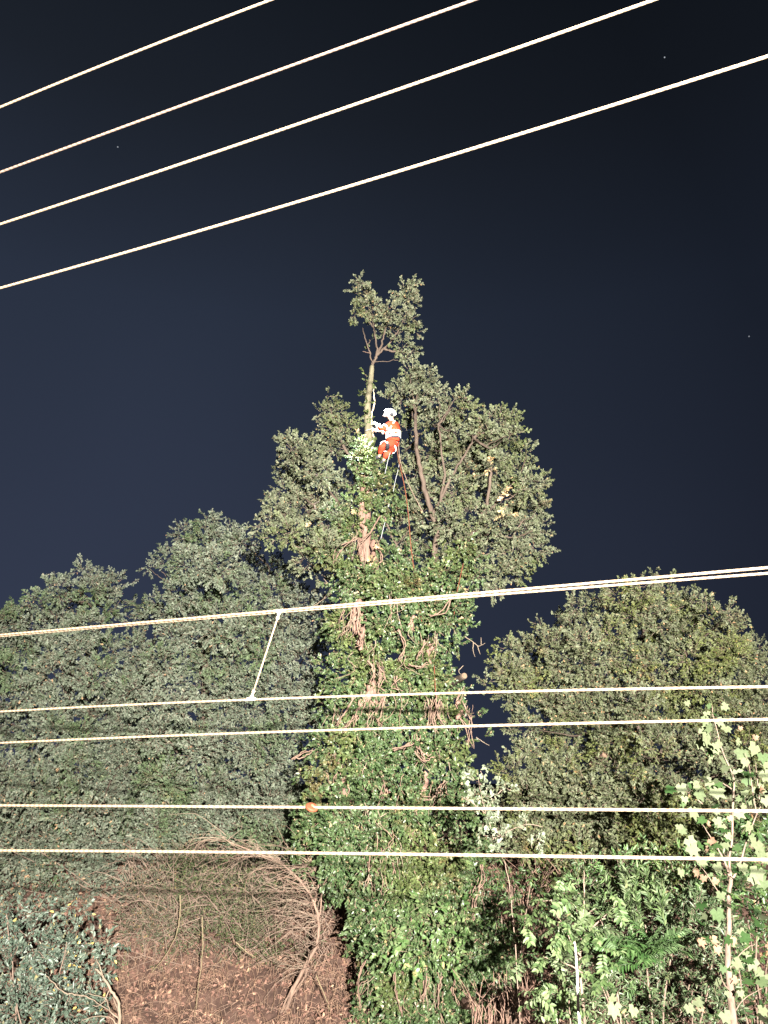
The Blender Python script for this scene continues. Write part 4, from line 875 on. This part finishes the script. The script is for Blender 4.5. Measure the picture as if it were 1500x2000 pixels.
ring('leg_loop', hpA * .4 + knA * .6, knA - hpA, .132, .020, M_refl); ring('leg_loop', hpB * .5 + knB * .5, knB - hpB, .132, .018, M_refl)
lathe_obj('kit_pouch', [(-.08, .03), (-.075, .055), (.06, .06), (.08, .04)], c(757, 872, -.40), (0.1, .2, 1), M_blk, person, 12)
# helmet
M_helm = plain('glare_white_helmet', (.84, .85, .84), .3)  # white colour and large shell stand in for the headlamp's glare
hx = hd + np.array([0, 0, .05])
def helmet():
    bm = bmesh.new(); bmesh.ops.create_uvsphere(bm, u_segments=24, v_segments=14, radius=.165)
    for v in list(bm.verts):
        if v.co.z < -.02: v.co.z = -.02 + (v.co.z + .02) * .15
        v.co.y *= .92; v.co.x *= 1.1
        if v.co.z < 0 and v.co.x < -.09: v.co.x -= .05
    me = bpy.data.meshes.new('helmet'); bm.to_mesh(me); bm.free(); me.materials.append(M_helm)
    me.polygons.foreach_set('use_smooth', [True] * len(me.polygons)); return me
ho = link('helmet', helmet()); ho.location = V3(hx); ho.rotation_euler = (0, math.radians(-12), math.radians(35)); adopt(ho, person)
for s in (-1, 1): lathe_obj('ear_defender', [(-.03, .03), (-.025, .045), (.02, .045), (.03, .03)], hd + np.array([.02 * s + .02, -.125 * s, -.01]), (0.2, 1, 0), M_blk, person, 12)
lampP = hx + np.array([-.085, -.155, .025])
hl = lathe_obj('headlamp', [(-.03, .04), (-.005, .06), (.012, .06)], lampP, (-.55, -.8, -.22), M_blk, person, 16)
le = lathe_obj('lens', [(.0125, .058), (.03, .045)], lampP, (-.55, -.8, -.22), plain('lens_glow', (.9, .95, 1), .3, emit=(.85, .93, 1), es=420), person, 16)
def lamp(name, p, target, energy, ang, col, size=.02):
    l = bpy.data.lights.new(name, 'SPOT'); l.energy = energy; l.spot_size = math.radians(ang); l.spot_blend = .8; l.color = col; l.shadow_soft_size = size
    o = bpy.data.objects.new(name, l); COL.objects.link(o); o.location = V3(p); o.rotation_euler = (V3(target) - V3(p)).to_track_quat('-Z', 'Y').to_euler(); return o
lamp('headlamp_beam', lampP + np.array([-.08, -.14, -.05]), at(709, 893, Y0 - .3), 7500, 52, (.86, .94, 1))

# ropes
M_rope = plain('orange_rope', (.075, .024, .013), .8); M_ropew = plain('pale_rope', (.16, .165, .17), .8)
def rope(path, Y, r, mat, lab):
    o = tube('rope', px_path(path, Y), r, mat, None, sides=6, sub=6, smooth=True); tag(o, lab, 'rope', 'ropes hanging in the climbed tree'); return o
rope([(774, 868), (779, 900), (790, 950), (797, 1000), (802, 1060), (808, 1110), (815, 1160), (824, 1215)], Y0 - 1.75, .011, M_rope, 'orange climbing rope running from the climber down the middle of the trunk')
rope([(778, 866), (783, 905), (800, 950), (818, 985), (826, 1000)], Y0 - 1.35, .009, M_twig, 'brown rope slanting right from the climber into the crown')
rope([(762, 884), (759, 894), (757, 902), (752, 925)], Y0 - .95, .010, M_ropew, 'short pale rope dangling under the climber knees')
rope([(780, 905), (777, 920), (773, 935), (768, 960)], Y0 - 1.4, .008, M_ropew, 'thin pale cord just right of the climber, ending in the ivy')
rope([(752, 1020), (748, 1035), (744, 1052)], Y0 - 1.5, .009, M_ropew, 'short grey rope end hanging among ivy below the climber')
rope([(905, 1100), (892, 1160), (887, 1200)], Y0 - 1.5, .010, M_rope, 'thin orange line hanging at the right edge of the trunk')
rope([(848, 1300), (850, 1340), (852, 1375)], Y0 - 1.9, .011, M_rope, 'orange rope tail hanging low over the ivy')
rope([(735, 832), (724, 838), (714, 841)], Y0 - .17, .014, M_ropew, 'pale lanyard strop wrapped on the leader stem at the climber hands')

# ------------------------------------------------------------------ stars
for (x, y, lab, e) in [(1298, 112, 'bright star above the right end of the sky wires', .5), (230, 287, 'star below the second wire at the upper left', .35), (1463, 657, 'faint star at the right edge beside the tall tree', .3)]:
    p = CAM + ray(x, y) * 1800
    bm = bmesh.new(); bmesh.ops.create_icosphere(bm, subdivisions=1, radius=1.8); me = bpy.data.meshes.new('star'); bm.to_mesh(me); bm.free()
    me.materials.append(plain('star_glow', (.5, .5, .5), .9, emit=(.85, .92, 1), es=e)); o = link('star', me); o.location = V3(p); tag(o, lab, 'star', 'stars in the night sky')
